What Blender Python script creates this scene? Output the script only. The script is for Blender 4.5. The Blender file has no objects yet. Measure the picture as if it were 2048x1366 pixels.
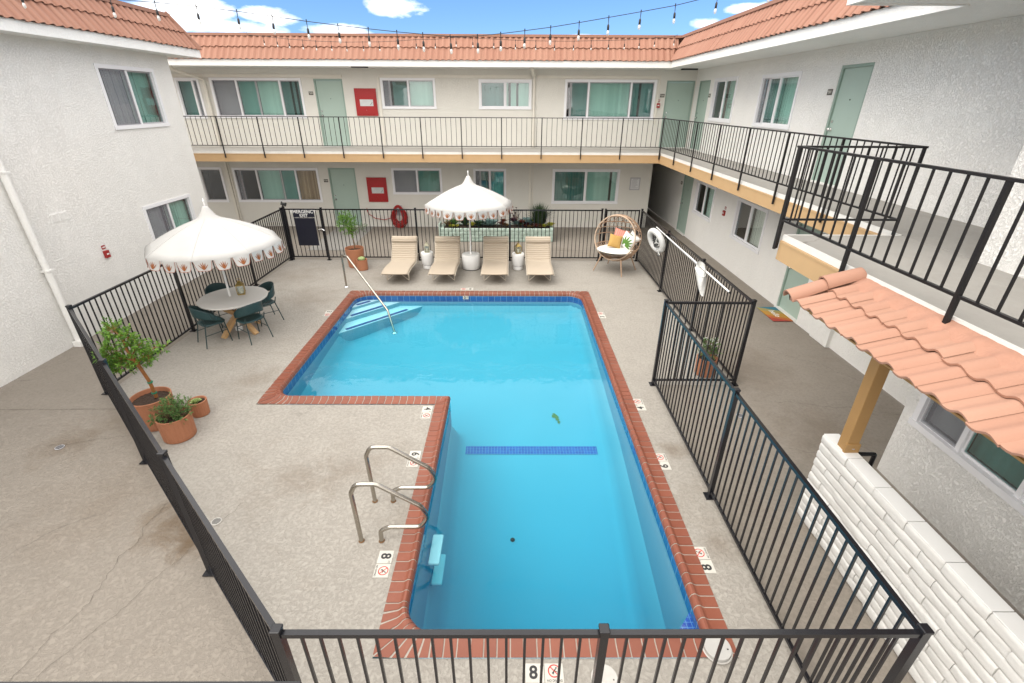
import bpy, bmesh, math, random
from mathutils import Vector, Matrix, noise
random.seed(7)
PI = math.pi
R = math.radians
sc = bpy.context.scene
COL = sc.collection

# ------------------------------------------------------------ camera
def make_camera():
    f, pit, yaw, rol, H = 949.2, .4679, .0057, .00498, 4.3
    cp, sp, cy, sy, cr, sr = math.cos(pit), math.sin(pit), math.cos(yaw), math.sin(yaw), math.cos(rol), math.sin(rol)
    F = Vector((sy*cp, cy*cp, -sp)); Rv = Vector((cy, -sy, 0)); U = Rv.cross(F)
    R2 = cr*Rv + sr*U; U2 = -sr*Rv + cr*U
    cd = bpy.data.cameras.new('camera'); cd.sensor_width = 36; cd.lens = f/2048*36
    cd.clip_start = .05; cd.clip_end = 1500
    o = bpy.data.objects.new('camera', cd); COL.objects.link(o)
    M = Matrix((R2, U2, -F)).transposed().to_4x4(); M.translation = (0, 0, H)
    o.matrix_world = M; sc.camera = o
make_camera()

# ------------------------------------------------------------ light
SUN_EL, SUN_AZ = 52, 238            # azimuth measured clockwise from +y (north)
w = bpy.data.worlds.new('World'); sc.world = w; w.use_nodes = True
def make_world():
    nt = w.node_tree; nt.nodes.clear(); N = nt.nodes.new; L = nt.links.new
    out = N('ShaderNodeOutputWorld'); bg = N('ShaderNodeBackground'); bg.inputs[1].default_value = .10
    sky = N('ShaderNodeTexSky'); sky.sky_type = 'NISHITA'; sky.sun_disc = False
    sky.sun_elevation = R(SUN_EL); sky.sun_rotation = R(SUN_AZ); sky.altitude = 0
    sky.air_density = 1.0; sky.dust_density = .25; sky.ozone_density = 2.0
    tc = N('ShaderNodeTexCoord'); sep = N('ShaderNodeSeparateXYZ'); L(tc.outputs['Generated'], sep.inputs[0])
    def m(op, a, b=None, c=None, clamp=False):
        n = N('ShaderNodeMath'); n.operation = op; n.use_clamp = clamp
        for i, v in enumerate((a, b, c)):
            if v is None: continue
            if isinstance(v, (int, float)): n.inputs[i].default_value = v
            else: L(v, n.inputs[i])
        return n.outputs[0]
    az = m('ARCTAN2', sep.outputs[0], sep.outputs[1]); el = m('ARCSINE', sep.outputs[2])
    nz = N('ShaderNodeTexNoise'); nz.inputs['Scale'].default_value = 14; nz.inputs['Detail'].default_value = 7; nz.inputs['Roughness'].default_value = .6
    mp = N('ShaderNodeMapping'); mp.inputs['Scale'].default_value = (1, 1, 2.6); L(tc.outputs['Generated'], mp.inputs[0]); L(mp.outputs[0], nz.inputs[0])
    dist = m('MULTIPLY', m('SUBTRACT', nz.outputs[0], .5), 3.0)
    tot = None
    # cumulus low over the far roofs: azimuth, elevation, half widths (degrees), strength
    for a, e, sa, se, k in ((-11.0, 8.2, 3.3, .95, .95), (-29.5, 6.9, 4.2, 1.5, .9), (-23.0, 6.9, 2.9, .8, .85), (-26, 5.9, 4.5, .8, .7), (-17, 6.0, 3.5, .7, .7),
                            (19, 6.7, 1.6, .5, .7), (22.6, 7.8, 2.2, .55, .85), (7, 5.8, 2.5, .35, .4), (-40, 9, 7, 2.6, .8), (35, 10, 6, 2, .7)):
        d2 = m('ADD', m('POWER', m('DIVIDE', m('SUBTRACT', az, R(a)), R(sa)), 2), m('POWER', m('DIVIDE', m('SUBTRACT', el, R(e)), R(se)), 2))
        v = m('MULTIPLY', m('SUBTRACT', m('ADD', 1.0, dist), d2, clamp=True), k * 1.0, clamp=True)
        tot = v if tot is None else m('MAXIMUM', tot, v)
    # broken high cloud overhead, out of view, added for soft white light
    nz2 = N('ShaderNodeTexNoise'); nz2.inputs['Scale'].default_value = 2.2; nz2.inputs['Detail'].default_value = 6
    L(tc.outputs['Generated'], nz2.inputs[0])
    hi = m('MULTIPLY', m('MULTIPLY', m('SUBTRACT', nz2.outputs[0], .30), 5, clamp=True), m('MULTIPLY', m('SUBTRACT', m('SUBTRACT', el, m('MULTIPLY', sep.outputs[1], .12)), .12), 4, clamp=True))
    # unseen bright overcast added behind the camera, down to the horizon, as fill light
    bk_fill = m('MULTIPLY', m('SUBTRACT', .12, sep.outputs[1]), 4, clamp=True)
    tot = m('MAXIMUM', tot, m('MAXIMUM', hi, bk_fill))
    mix = N('ShaderNodeMix'); mix.data_type = 'RGBA'; L(tot, mix.inputs[0])
    ti = N('ShaderNodeMix'); ti.data_type = 'RGBA'; ti.blend_type = 'MULTIPLY'; ti.inputs[0].default_value = 1; L(sky.outputs[0], ti.inputs[6]); ti.inputs[7].default_value = (.35, .49, .73, 1); L(ti.outputs[2], mix.inputs[6]); mix.inputs[7].default_value = (10.4, 10.1, 9.7, 1)
    L(mix.outputs[2], bg.inputs[0]); L(bg.outputs[0], out.inputs[0])
make_world()
sd = bpy.data.lights.new('sun', 'SUN'); sd.energy = 1.0; sd.angle = R(60); sd.color = (1, .95, .87)
so = bpy.data.objects.new('sun', sd); COL.objects.link(so)
_sv = Vector((math.sin(R(SUN_AZ))*math.cos(R(SUN_EL)), math.cos(R(SUN_AZ))*math.cos(R(SUN_EL)), math.sin(R(SUN_EL))))
so.rotation_euler = _sv.to_track_quat('Z', 'Y').to_euler()
sc.view_settings.view_transform = 'Standard'; sc.view_settings.look = 'None'
sc.view_settings.gamma = 1; sc.view_settings.exposure = 1.36; sc.view_settings.use_curve_mapping = False
sc.render.engine = 'CYCLES'; sc.cycles.max_bounces = 10; sc.cycles.transparent_max_bounces = 24

# ------------------------------------------------------------ materials
MATS = {}
class NG:
    def __init__(s, name):
        s.m = bpy.data.materials.new(name); s.m.use_nodes = True; s.nt = s.m.node_tree
        s.b = s.nt.nodes['Principled BSDF']; s.out = s.nt.nodes['Material Output']
        s.tc = s.nt.nodes.new('ShaderNodeTexCoord'); s.co = s.tc.outputs['Object']
        MATS[name] = s.m
    def n(s, t, **k):
        x = s.nt.nodes.new(t)
        for a, v in k.items(): setattr(x, a, v)
        return x
    def l(s, a, b): s.nt.links.new(a, b)
    def math(s, op, a, b=None, c=None, clamp=False):
        x = s.n('ShaderNodeMath', operation=op, use_clamp=clamp)
        for i, v in enumerate((a, b, c)):
            if v is None: continue
            if isinstance(v, (int, float)): x.inputs[i].default_value = v
            else: s.l(v, x.inputs[i])
        return x.outputs[0]
    def noise(s, scale, detail=4, rough=.55, dist=0, co=None, sc3=None):
        x = s.n('ShaderNodeTexNoise'); x.inputs['Scale'].default_value = scale; x.inputs['Detail'].default_value = detail
        x.inputs['Roughness'].default_value = rough; x.inputs['Distortion'].default_value = dist
        c = co or s.co
        if sc3:
            mp = s.n('ShaderNodeMapping'); mp.inputs['Scale'].default_value = sc3; s.l(c, mp.inputs[0]); c = mp.outputs[0]
        s.l(c, x.inputs[0]); return x.outputs[0]
    def ramp(s, fac, stops, interp='LINEAR'):
        x = s.n('ShaderNodeValToRGB'); x.color_ramp.interpolation = interp
        e = x.color_ramp.elements
        while len(e) < len(stops): e.new(.5)
        for i, (p, c) in enumerate(stops):
            e[i].position = p; e[i].color = (c, c, c, 1) if isinstance(c, (int, float)) else (*c, 1)
        s.l(fac, x.inputs[0]); return x.outputs[0]
    def mix(s, fac, a, b, mode='MIX'):
        x = s.n('ShaderNodeMix', data_type='RGBA', blend_type=mode)
        for i, v in ((0, fac), (6, a), (7, b)):
            if isinstance(v, (int, float)): x.inputs[i].default_value = v
            elif isinstance(v, tuple): x.inputs[i].default_value = (*v, 1)
            else: s.l(v, x.inputs[i])
        return x.outputs[2]
    def bump(s, h, strength=.5, dist=.01):
        x = s.n('ShaderNodeBump'); x.inputs['Strength'].default_value = strength; x.inputs['Distance'].default_value = dist
        s.l(h, x.inputs['Height']); s.l(x.outputs[0], s.b.inputs['Normal'])
    def base(s, c):
        if isinstance(c, tuple): s.b.inputs['Base Color'].default_value = (*c, 1)
        else: s.l(c, s.b.inputs['Base Color'])
    def set(s, **k):
        for a, v in k.items(): s.b.inputs[a].default_value = v
        return s
    def rnd(s): return s.n('ShaderNodeNewGeometry').outputs['Random Per Island']

def simple(name, c, rough=.5, var=.06, scale=6, bump=0, bscale=60, metal=0, spec=.5):
    g = NG(name); d = tuple(max(0, v*(1-var*2)) for v in c); u = tuple(min(1, v*(1+var)) for v in c)
    nz = g.noise(scale, 5)
    g.base(g.mix(nz, d, u)); g.set(Roughness=rough, Metallic=metal); g.b.inputs['Specular IOR Level'].default_value = spec
    if bump: g.bump(g.noise(bscale, 4), bump, .006)
    return g.m
def stucco(name, c, k=1.0):
    g = NG(name)
    big = g.noise(.7, 5); sm = g.noise(22, 4, .6, .4)
    col = g.mix(big, tuple(v*.93 for v in c), tuple(min(1, v*1.03) for v in c))
    pl = g.ramp(g.noise(31, 7, .7, .3), [(.40, 0), (.54, 1)])
    pl = g.math('MAXIMUM', pl, g.ramp(g.noise(3.2, 4, .6), [(.42, 0), (.70, .55)])); fine = g.noise(90, 3)
    streak = g.noise(2.2, 4, .6, 0, None, (1, 1, .16))
    col = g.mix(g.ramp(streak, [(.5, 0), (.8, .10)]), col, tuple(v*.7 for v in c))
    col = g.mix(g.math('MULTIPLY', g.math('SUBTRACT', 1, pl), .035), col, (.25, .24, .2))
    g.base(col); g.set(Roughness=.92); g.b.inputs['Specular IOR Level'].default_value = .2
    g.bump(g.math('ADD', pl, g.math('MULTIPLY', fine, .35)), 0.8*k, .009); return g.m
stucco('stucco_white', (.86, .85, .82)); stucco('stucco_cream', (.71, .69, .635), .7); stucco('stucco_fascia', (.86, .855, .83), .6)
def concrete(name, c1, c2, tex, stain, crack=True, scale=1.0, blobs=()):
    g = NG(name)
    big = g.noise(.35*scale, 6, .6, .4); mid = g.noise(2.6, 6, .65, .3); pl = g.ramp(g.noise(25, 6, .68, .5), [(.40, 0), (.56, 1)])
    col = g.mix(big, c1, c2)
    col = g.mix(g.math('MULTIPLY', g.math('SUBTRACT', mid, .40, clamp=True), .7), col, tuple(v*.72 for v in c1))
    st = g.ramp(g.noise(.55, 7, .68, .9, None, (1, 1.4, 1)), [(.56, 0), (.72, stain)])
    col = g.mix(st, col, (.15, .105, .065))
    st2 = g.ramp(g.noise(1.3, 6, .7, 1.2), [(.60, 0), (.74, stain*.8)])
    col = g.mix(st2, col, (.10, .082, .065))
    wp = g.ramp(g.noise(1.9, 5, .6, .6), [(.60, 0), (.8, .35)]); col = g.mix(wp, col, tuple(min(1, v*1.25) for v in c2))
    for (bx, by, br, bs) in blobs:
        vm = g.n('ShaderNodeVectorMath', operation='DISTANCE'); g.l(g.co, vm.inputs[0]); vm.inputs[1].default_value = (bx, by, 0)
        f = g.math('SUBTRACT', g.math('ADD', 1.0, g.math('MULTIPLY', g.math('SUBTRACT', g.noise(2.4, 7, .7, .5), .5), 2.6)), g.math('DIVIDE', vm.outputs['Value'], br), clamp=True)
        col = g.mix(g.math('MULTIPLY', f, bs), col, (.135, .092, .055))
    col = g.mix(g.math('MULTIPLY', g.math('SUBTRACT', 1, pl), .22*tex), col, (.12, .10, .085))
    h = g.math('MULTIPLY', pl, tex)
    if crack:
        nzv = g.n('ShaderNodeTexNoise'); nzv.inputs['Scale'].default_value = 1.3; nzv.inputs['Detail'].default_value = 5; g.l(g.co, nzv.inputs[0])
        vm = g.n('ShaderNodeVectorMath', operation='MULTIPLY_ADD'); g.l(nzv.outputs['Color'], vm.inputs[0]); vm.inputs[1].default_value = (.9, .9, 0); g.l(g.co, vm.inputs[2])
        vo = g.n('ShaderNodeTexVoronoi', feature='DISTANCE_TO_EDGE'); vo.inputs['Scale'].default_value = .22; g.l(vm.outputs[0], vo.inputs[0])
        ck = g.ramp(vo.outputs['Distance'], [(0, 1), (.0011, 0)])
        ck = g.math('MULTIPLY', ck, g.ramp(g.noise(.5, 3), [(.52, 0), (.66, .45)]))
        col = g.mix(ck, col, (.09, .08, .07)); h = g.math('SUBTRACT', h, ck)
    g.base(col); g.set(Roughness=.88); g.b.inputs['Specular IOR Level'].default_value = .25
    g.bump(g.math('ADD', h, g.math('MULTIPLY', g.noise(110, 3), .3)), .6, .008); return g.m
concrete('deck_concrete', (.32, .296, .262), (.378, .354, .315), 1.0, .22, blobs=((-2.1, 4.75, .6, .3), (-2.75, 4.6, .55, .28), (-4.4, 7.0, .6, .35), (-3.4, 12.7, .9, .35), (-6.0, 12.6, 1.2, .3), (2.32, 5.2, .25, .5), (2.32, 3.6, .3, .4), (-4.9, 10.8, 1.0, .3)))
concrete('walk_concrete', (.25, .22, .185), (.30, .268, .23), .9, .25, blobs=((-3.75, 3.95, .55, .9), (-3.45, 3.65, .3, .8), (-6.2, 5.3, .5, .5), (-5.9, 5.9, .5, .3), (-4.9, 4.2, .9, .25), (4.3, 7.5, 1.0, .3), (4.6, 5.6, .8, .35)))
concrete('slab_concrete', (.31, .295, .272), (.36, .345, .32), .12, .12)
concrete('landing_concrete', (.27, .26, .24), (.31, .30, .28), .2, .1, False)
def tile_mat():
    g = NG('roof_tile'); r = g.rnd()
    col = g.mix(g.noise(1.1, 5), (.285, .138, .092), (.348, .180, .124))
    col = g.mix(g.math('MULTIPLY', r, .35), col, (.27, .112, .072))
    col = g.mix(g.ramp(g.noise(9, 6, .7), [(.60, 0), (.78, .4)]), col, (.30, .13, .085))
    g.base(col); g.set(Roughness=.75); g.bump(g.noise(60, 5), .35, .006)
tile_mat()
simple('roof_cap', (.31, .155, .105), .75, .1, 5, .3)
simple('mortar', (.40, .21, .145), .85, .1, 9, .8, 40)
simple('tan_paint', (.50, .325, .165), .6, .05, 4, .15, 30)
simple('tan_dark', (.42, .245, .085), .6, .08, 5, .2, 40)
simple('white_edge', (.72, .71, .68), .7, .06, 8, .2)
simple('white_vinyl', (.78, .78, .80), .35, .03, 3)
simple('grey_alu', (.42, .41, .43), .4, .05, 5)
simple('sage_paint', (.355, .455, .40), .45, .04, 2, .05)
simple('sage_dark', (.27, .36, .31), .5, .05, 3)
simple('black_metal', (.012, .012, .015), .24, .15, 10, .06, 90)
simple('dark_metal', (.013, .012, .013), .42, .15, 10, .06, 90, 0, .3)
simple('steel', (.46, .43, .38), .22, .12, 14, .04, 60, 1.0)
simple('chrome', (.72, .72, .72), .15, .05, 10, 0, 60, 1.0)
simple('cream_paint', (.70, .665, .59), .6, .05, 6)
simple('white_paint', (.80, .80, .79), .5, .04, 6, .1)
simple('room_dark', (.018, .02, .02), .9, .2, 2)
simple('black_plastic', (.012, .012, .012), .5, .1, 8)
simple('white_plastic', (.78, .78, .76), .4, .04, 8)
simple('red_paint', (.36, .009, .011), .4, .08, 4)
simple('red_dark', (.33, .02, .018), .45, .1, 10)
simple('red_hose', (.42, .022, .02), .5, .15, 30, .2, 160)
simple('plaque_brown', (.085, .075, .06), .5, .1, 20)
simple('plaque_text', (.62, .60, .54), .6, .05, 20)
simple('text_black', (.02, .02, .02), .6, .1, 20)
simple('sign_red', (.55, .05, .04), .6, .1, 20)
simple('text_white', (.75, .75, .73), .6, .05, 20)
simple('sign_navy', (.010, .011, .022), .35, .1, 4)
simple('paper', (.68, .68, .68), .8, .05, 10)
simple('grey_text', (.40, .40, .41), .8, .05, 10)
simple('rust', (.20, .105, .045), .9, .3, 25, .5)
def glass(name, tint, refl=1.0):
    g = NG(name); g.nt.nodes.remove(g.b)
    t = g.n('ShaderNodeBsdfTransparent'); t.inputs[0].default_value = (*tint, 1)
    gl = g.n('ShaderNodeBsdfGlossy'); gl.inputs['Roughness'].default_value = .02; gl.inputs[0].default_value = (refl, refl, refl, 1)
    fr = g.n('ShaderNodeFresnel'); fr.inputs[0].default_value = 1.55
    bp = g.n('ShaderNodeBump'); bp.inputs['Strength'].default_value = .08; bp.inputs['Distance'].default_value = .02
    g.l(g.noise(2.0, 2), bp.inputs['Height']); g.l(bp.outputs[0], gl.inputs['Normal'])
    mx = g.n('ShaderNodeMixShader'); bf = g.n('ShaderNodeNewGeometry').outputs['Backfacing']; g.l(g.math('MULTIPLY', g.math('ADD', g.math('MULTIPLY', fr.outputs[0], 1.3), .05, clamp=True), g.math('SUBTRACT', 1, bf)), mx.inputs[0]); g.l(t.outputs[0], mx.inputs[1]); g.l(gl.outputs[0], mx.inputs[2])
    g.l(mx.outputs[0], g.out.inputs[0]); return g.m
glass('glass_green', (.76, .885, .865)); glass('glass_teal', (.58, .76, .745)); glass('glass_dark', (.40, .50, .52)); glass('glass_clear', (.9, .93, .92))
def screen():
    g = NG('insect_screen'); g.nt.nodes.remove(g.b)
    t = g.n('ShaderNodeBsdfTransparent'); d = g.n('ShaderNodeBsdfDiffuse'); d.inputs[0].default_value = (.10, .10, .115, 1)
    g.l(g.mix(g.noise(3, 2), (.22, .22, .245), (.27, .27, .295)), d.inputs[0])
    mx = g.n('ShaderNodeMixShader'); mx.inputs[0].default_value = .5
    g.l(t.outputs[0], mx.inputs[1]); g.l(d.outputs[0], mx.inputs[2]); g.l(mx.outputs[0], g.out.inputs[0])
screen()
def blind(name, a, b):
    g = NG(name); g.base(g.mix(g.rnd(), a, b)); g.set(Roughness=.7)
blind('blind_pale', (.62, .66, .62), (.78, .80, .75)); blind('blind_grey', (.56, .56, .60), (.72, .72, .75)); blind('blind_dark', (.34, .40, .40), (.48, .54, .53)); blind('curtain_brown', (.33, .20, .11), (.55, .38, .24)); blind('curtain_teal', (.10, .42, .42), (.16, .56, .55))

# ------------------------------------------------------------ mesh helpers
ORG = {}
class MB:
    def __init__(s): s.v = []; s.f = []
    def add(s, vs, fs):
        o = len(s.v); s.v += [tuple(p) for p in vs]; s.f += [tuple(i+o for i in q) for q in fs]; return s
    def quad(s, *p): return s.add(p, [tuple(range(len(p)))])
    def hexa(s, p): return s.add(p, [(0, 3, 2, 1), (4, 5, 6, 7), (0, 1, 5, 4), (1, 2, 6, 5), (2, 3, 7, 6), (3, 0, 4, 7)])
    def box(s, x0, x1, y0, y1, z0, z1):
        return s.hexa([(x0, y0, z0), (x1, y0, z0), (x1, y1, z0), (x0, y1, z0), (x0, y0, z1), (x1, y0, z1), (x1, y1, z1), (x0, y1, z1)])
    def bevbox(s, x0, x1, y0, y1, z0, z1, b=.01):
        bm = bmesh.new(); bmesh.ops.create_cube(bm, size=1)
        for v in bm.verts: v.co = ((x0+x1)/2+v.co.x*(x1-x0), (y0+y1)/2+v.co.y*(y1-y0), (z0+z1)/2+v.co.z*(z1-z0))
        bmesh.ops.bevel(bm, geom=bm.edges[:], offset=b, segments=2, affect='EDGES', profile=.5)
        bm.verts.index_update(); s.add([v.co[:] for v in bm.verts], [[v.index for v in f.verts] for f in bm.faces]); bm.free(); return s
    def bar(s, p, q, wd, th, up=(0, 0, 1)):
        p, q = Vector(p), Vector(q); d = (q-p).normalized(); u = Vector((*up, 0)) if len(up) == 2 else Vector(up)
        if abs(d.dot(u)) > .98: u = Vector((0, 1, 0))
        a = d.cross(u).normalized(); b = a.cross(d).normalized(); a *= wd/2; b *= th/2
        return s.hexa([p-a-b, p+a-b, p+a+b, p-a+b, q-a-b, q+a-b, q+a+b, q-a+b])
    def tube(s, pts, r, n=8, closed=False, caps=True):
        pts = [Vector(p) for p in pts]; k = len(pts); rs = r if isinstance(r, (list, tuple)) else [r]*k
        fs = []; vs = []; prev = None
        for i, p in enumerate(pts):
            if closed: t = pts[(i+1) % k]-pts[i-1]
            else: t = pts[min(i+1, k-1)]-pts[max(i-1, 0)]
            t = t.normalized() if t.length > 1e-9 else Vector((0, 0, 1))
            if prev is None:
                u = Vector((0, 0, 1)) if abs(t.z) < .9 else Vector((1, 0, 0)); a = t.cross(u).normalized()
            else:
                a = (prev - t*prev.dot(t)); a = a.normalized() if a.length > 1e-6 else t.orthogonal().normalized()
            prev = a; b = t.cross(a)
            for j in range(n):
                th = 2*PI*j/n; vs.append(p + (a*math.cos(th)+b*math.sin(th))*rs[i])
        for i in range(k if closed else k-1):
            i2 = (i+1) % k
            for j in range(n): fs.append((i*n+j, i*n+(j+1) % n, i2*n+(j+1) % n, i2*n+j))
        if caps and not closed: fs.append(tuple(range(n))[::-1]); fs.append(tuple((k-1)*n+j for j in range(n)))
        return s.add(vs, fs)
    def lathe(s, prof, n=24, c=(0, 0, 0), flute=None, caps=True):
        vs = []; fs = []
        for (r, z) in prof:
            for j in range(n):
                rr = r*(1 + (flute(j, r, z) if flute else 0)); a = 2*PI*j/n
                vs.append((c[0]+rr*math.cos(a), c[1]+rr*math.sin(a), c[2]+z))
        for i in range(len(prof)-1):
            for j in range(n): fs.append((i*n+j, i*n+(j+1) % n, (i+1)*n+(j+1) % n, (i+1)*n+j))
        if caps: fs.append(tuple(range(n))[::-1]); fs.append(tuple((len(prof)-1)*n+j for j in range(n)))
        return s.add(vs, fs)
    def grid(s, fn, nu, nv, cu=False):
        vs = [fn(i/nu, j/nv) for i in range(nu if cu else nu+1) for j in range(nv+1)]; m = nv+1; fs = []
        for i in range(nu):
            i2 = (i+1) % nu if cu else i+1
            for j in range(nv): fs.append((i*m+j, i2*m+j, i2*m+j+1, i*m+j+1))
        return s.add(vs, fs)
    def prism(s, poly, z0, z1):
        n = len(poly); vs = [(x, y, z0) for x, y in poly]+[(x, y, z1) for x, y in poly]
        return s.add(vs, [tuple(range(n))[::-1], tuple(range(n, 2*n))]+[(i, (i+1) % n, n+(i+1) % n, n+i) for i in range(n)])
    def xform(s, M):
        s.v = [tuple(M @ Vector(p)) for p in s.v]; return s
    def join(s, o, M=None): return s.add([tuple(M @ Vector(p)) for p in o.v] if M else o.v, o.f)
    def build(s, name, mat, parent=None, smooth=None, local=False, recalc=True, label=None):
        me = bpy.data.meshes.new(name); sh = Vector((0, 0, 0))
        if parent is not None and not local: sh = ORG.get(parent, Vector((0, 0, 0)))
        me.from_pydata([tuple(Vector(p)-sh) for p in s.v], [], s.f)
        if recalc:
            bm = bmesh.new(); bm.from_mesh(me); bmesh.ops.recalc_face_normals(bm, faces=bm.faces[:]); bm.to_mesh(me); bm.free()
        for mm in (mat if isinstance(mat, (list, tuple)) else [mat]): me.materials.append(MATS[mm] if isinstance(mm, str) else mm)
        if smooth is not None:
            me.shade_smooth()
            if smooth < 180: me.set_sharp_from_angle(angle=R(smooth))
        me.update()
        o = bpy.data.objects.new(name, me); COL.objects.link(o)
        if parent is not None: o.parent = parent; ORG[o] = Vector((0, 0, 0)) if local else ORG.get(parent, Vector((0, 0, 0)))
        if label: o['label'] = label
        return o
def tag(o, label, cat, group=None):
    o['label'] = label; o['category'] = cat
    if group: o['group'] = group
    return o
def thing(name, label, cat, loc=(0, 0, 0), rz=0, group=None):
    o = bpy.data.objects.new(name, None); COL.objects.link(o); o.location = loc; o.rotation_euler = (0, 0, rz)
    o.empty_display_size = .1; ORG[o] = Vector(loc); return tag(o, label, cat, group)
def struct(o): o['kind'] = 'structure'; return o
def dup(root, loc, rz, label=None, group=None):
    r = root.copy(); COL.objects.link(r); r.location = loc; r.rotation_euler = (0, 0, rz)
    if label: r['label'] = label
    if group: r['group'] = group
    def rec(a, b):
        for ch in a.children:
            c = ch.copy(); COL.objects.link(c); c.parent = b; rec(ch, c)
    rec(root, r); return r
def text_mb(txt, size, align='CENTER', bold=0, ext=.002):
    cu = bpy.data.curves.new('t', 'FONT'); cu.body = txt; cu.size = size; cu.align_x = align; cu.align_y = 'CENTER'; cu.offset = bold; cu.extrude = ext; cu.resolution_u = 3
    o = bpy.data.objects.new('t', cu); COL.objects.link(o); dg = bpy.context.evaluated_depsgraph_get(); me = bpy.data.meshes.new_from_object(o.evaluated_get(dg))
    mb = MB(); mb.add([v.co[:] for v in me.vertices], [list(p.vertices) for p in me.polygons])
    bpy.data.objects.remove(o); bpy.data.curves.remove(cu); bpy.data.meshes.remove(me); return mb
def frame(org, xax, yax):
    x = Vector(xax).normalized(); y = Vector(yax).normalized(); z = x.cross(y)
    M = Matrix((x, y, z)).transposed().to_4x4(); M.translation = org; return M
def arc(c, r, a0, a1, n): return [(c[0]+r*math.cos(R(a0+(a1-a0)*i/n)), c[1]+r*math.sin(R(a0+(a1-a0)*i/n))) for i in range(n+1)]
def rounded(pts, rad, n=8):
    """polyline with its corners rounded by radius rad (3-D points)"""
    pts = [Vector(p) for p in pts]; out = [pts[0]]
    for i in range(1, len(pts)-1):
        a, b, c = pts[i-1], pts[i], pts[i+1]; r = rad[i-1] if isinstance(rad, (list, tuple)) else rad
        u, v = (a-b).normalized(), (c-b).normalized(); th = u.angle(v); d = min(r/math.tan(th/2), .49*(a-b).length, .49*(c-b).length)
        p, q = b+u*d, b+v*d
        for k in range(n+1):
            t = k/n; out.append(p*(1-t)**2+b*2*t*(1-t)+q*t*t)
    out.append(pts[-1]); return out

# ------------------------------------------------------------ ground, deck and pool
OUT = [(-4.02, 6.28), (-1.18, 6.28), (-1.18, 2.43), (2.0, 2.43), (2.0, 11.33), (-4.02, 11.33)]      # outer edge of the brick coping
IN = [(-3.80, 6.48), (-.97, 6.48), (-.97, 2.65), (1.77, 2.65), (1.77, 11.11), (-3.80, 11.11)]
def sheet(name, outer, holes, z, mat):
    bm = bmesh.new(); es = []
    for lp in [outer]+holes:
        vs = [bm.verts.new((x, y, z)) for x, y in lp]
        es += [bm.edges.new((vs[i], vs[(i+1) % len(vs)])) for i in range(len(vs))]
    bmesh.ops.triangle_fill(bm, use_beauty=True, edges=es)
    for f in bm.faces:
        if f.normal.z < 0: f.normal_flip()
    me = bpy.data.meshes.new(name); bm.to_mesh(me); bm.free(); me.materials.append(MATS[mat])
    o = bpy.data.objects.new(name, me); COL.objects.link(o); return struct(o)
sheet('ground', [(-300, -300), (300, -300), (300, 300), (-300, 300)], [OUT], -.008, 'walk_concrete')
sheet('pool_deck', [(-6.6, 6.6), (-6.6, 14.0), (3.86, 14.0), (3.86, 6.88), (2.48, 6.88), (2.48, 1.70), (-1.36, 1.70)], [OUT], -.002, 'deck_concrete')
sheet('entrance_slab', [(-6.55, 15.0), (-5.2, 15.0), (-5.2, 18.27), (-6.55, 18.27)], [], .003, 'landing_concrete')
simple('crack_brown', (.085, .068, .052), .95, .3, 6)
def joints():
    m = MB(); rnd = random.Random(3)
    def line(a, b, wob, n, wd):
        a, b = Vector((*a, 0)), Vector((*b, 0)); d = (b-a).normalized(); s = Vector((-d.y, d.x, 0)); prev = None; off = 0
        for i in range(n+1):
            off += rnd.uniform(-wob, wob); off *= .93; p = a+(b-a)*(i/n)+s*off
            if prev is not None:
                ww = wd*rnd.uniform(.5, 1.2); m.quad(*[tuple(Vector((q.x, q.y, 0))+s*k+Vector((0, 0, .0015))) for q, k in ((prev, -ww), (p, -ww), (p, ww), (prev, ww))])
            prev = p
    line((-8.5, 6.12), (-6.0, 6.14), .004, 40, .003)
    line((-6.4, 5.25), (-4.9, 5.62), .02, 40, .002)
    line((-4.05, 4.25), (-4.1, 2.0), .03, 60, .0018)
    line((-3.2, 4.2), (-4.0, 2.0), .02, 60, .0014)
    line((4.3, 6.4), (6.2, 6.0), .04, 40, .002); line((5.1, 8.3), (6.2, 6.9), .05, 40, .002); line((3.9, 5.2), (5.4, 5.0), .04, 30, .002)
    line((-8.5, 15.05), (6.2, 15.05), .003, 50, .006)
    struct(m.build('ground_cracks', 'crack_brown', recalc=False))
joints()

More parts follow.
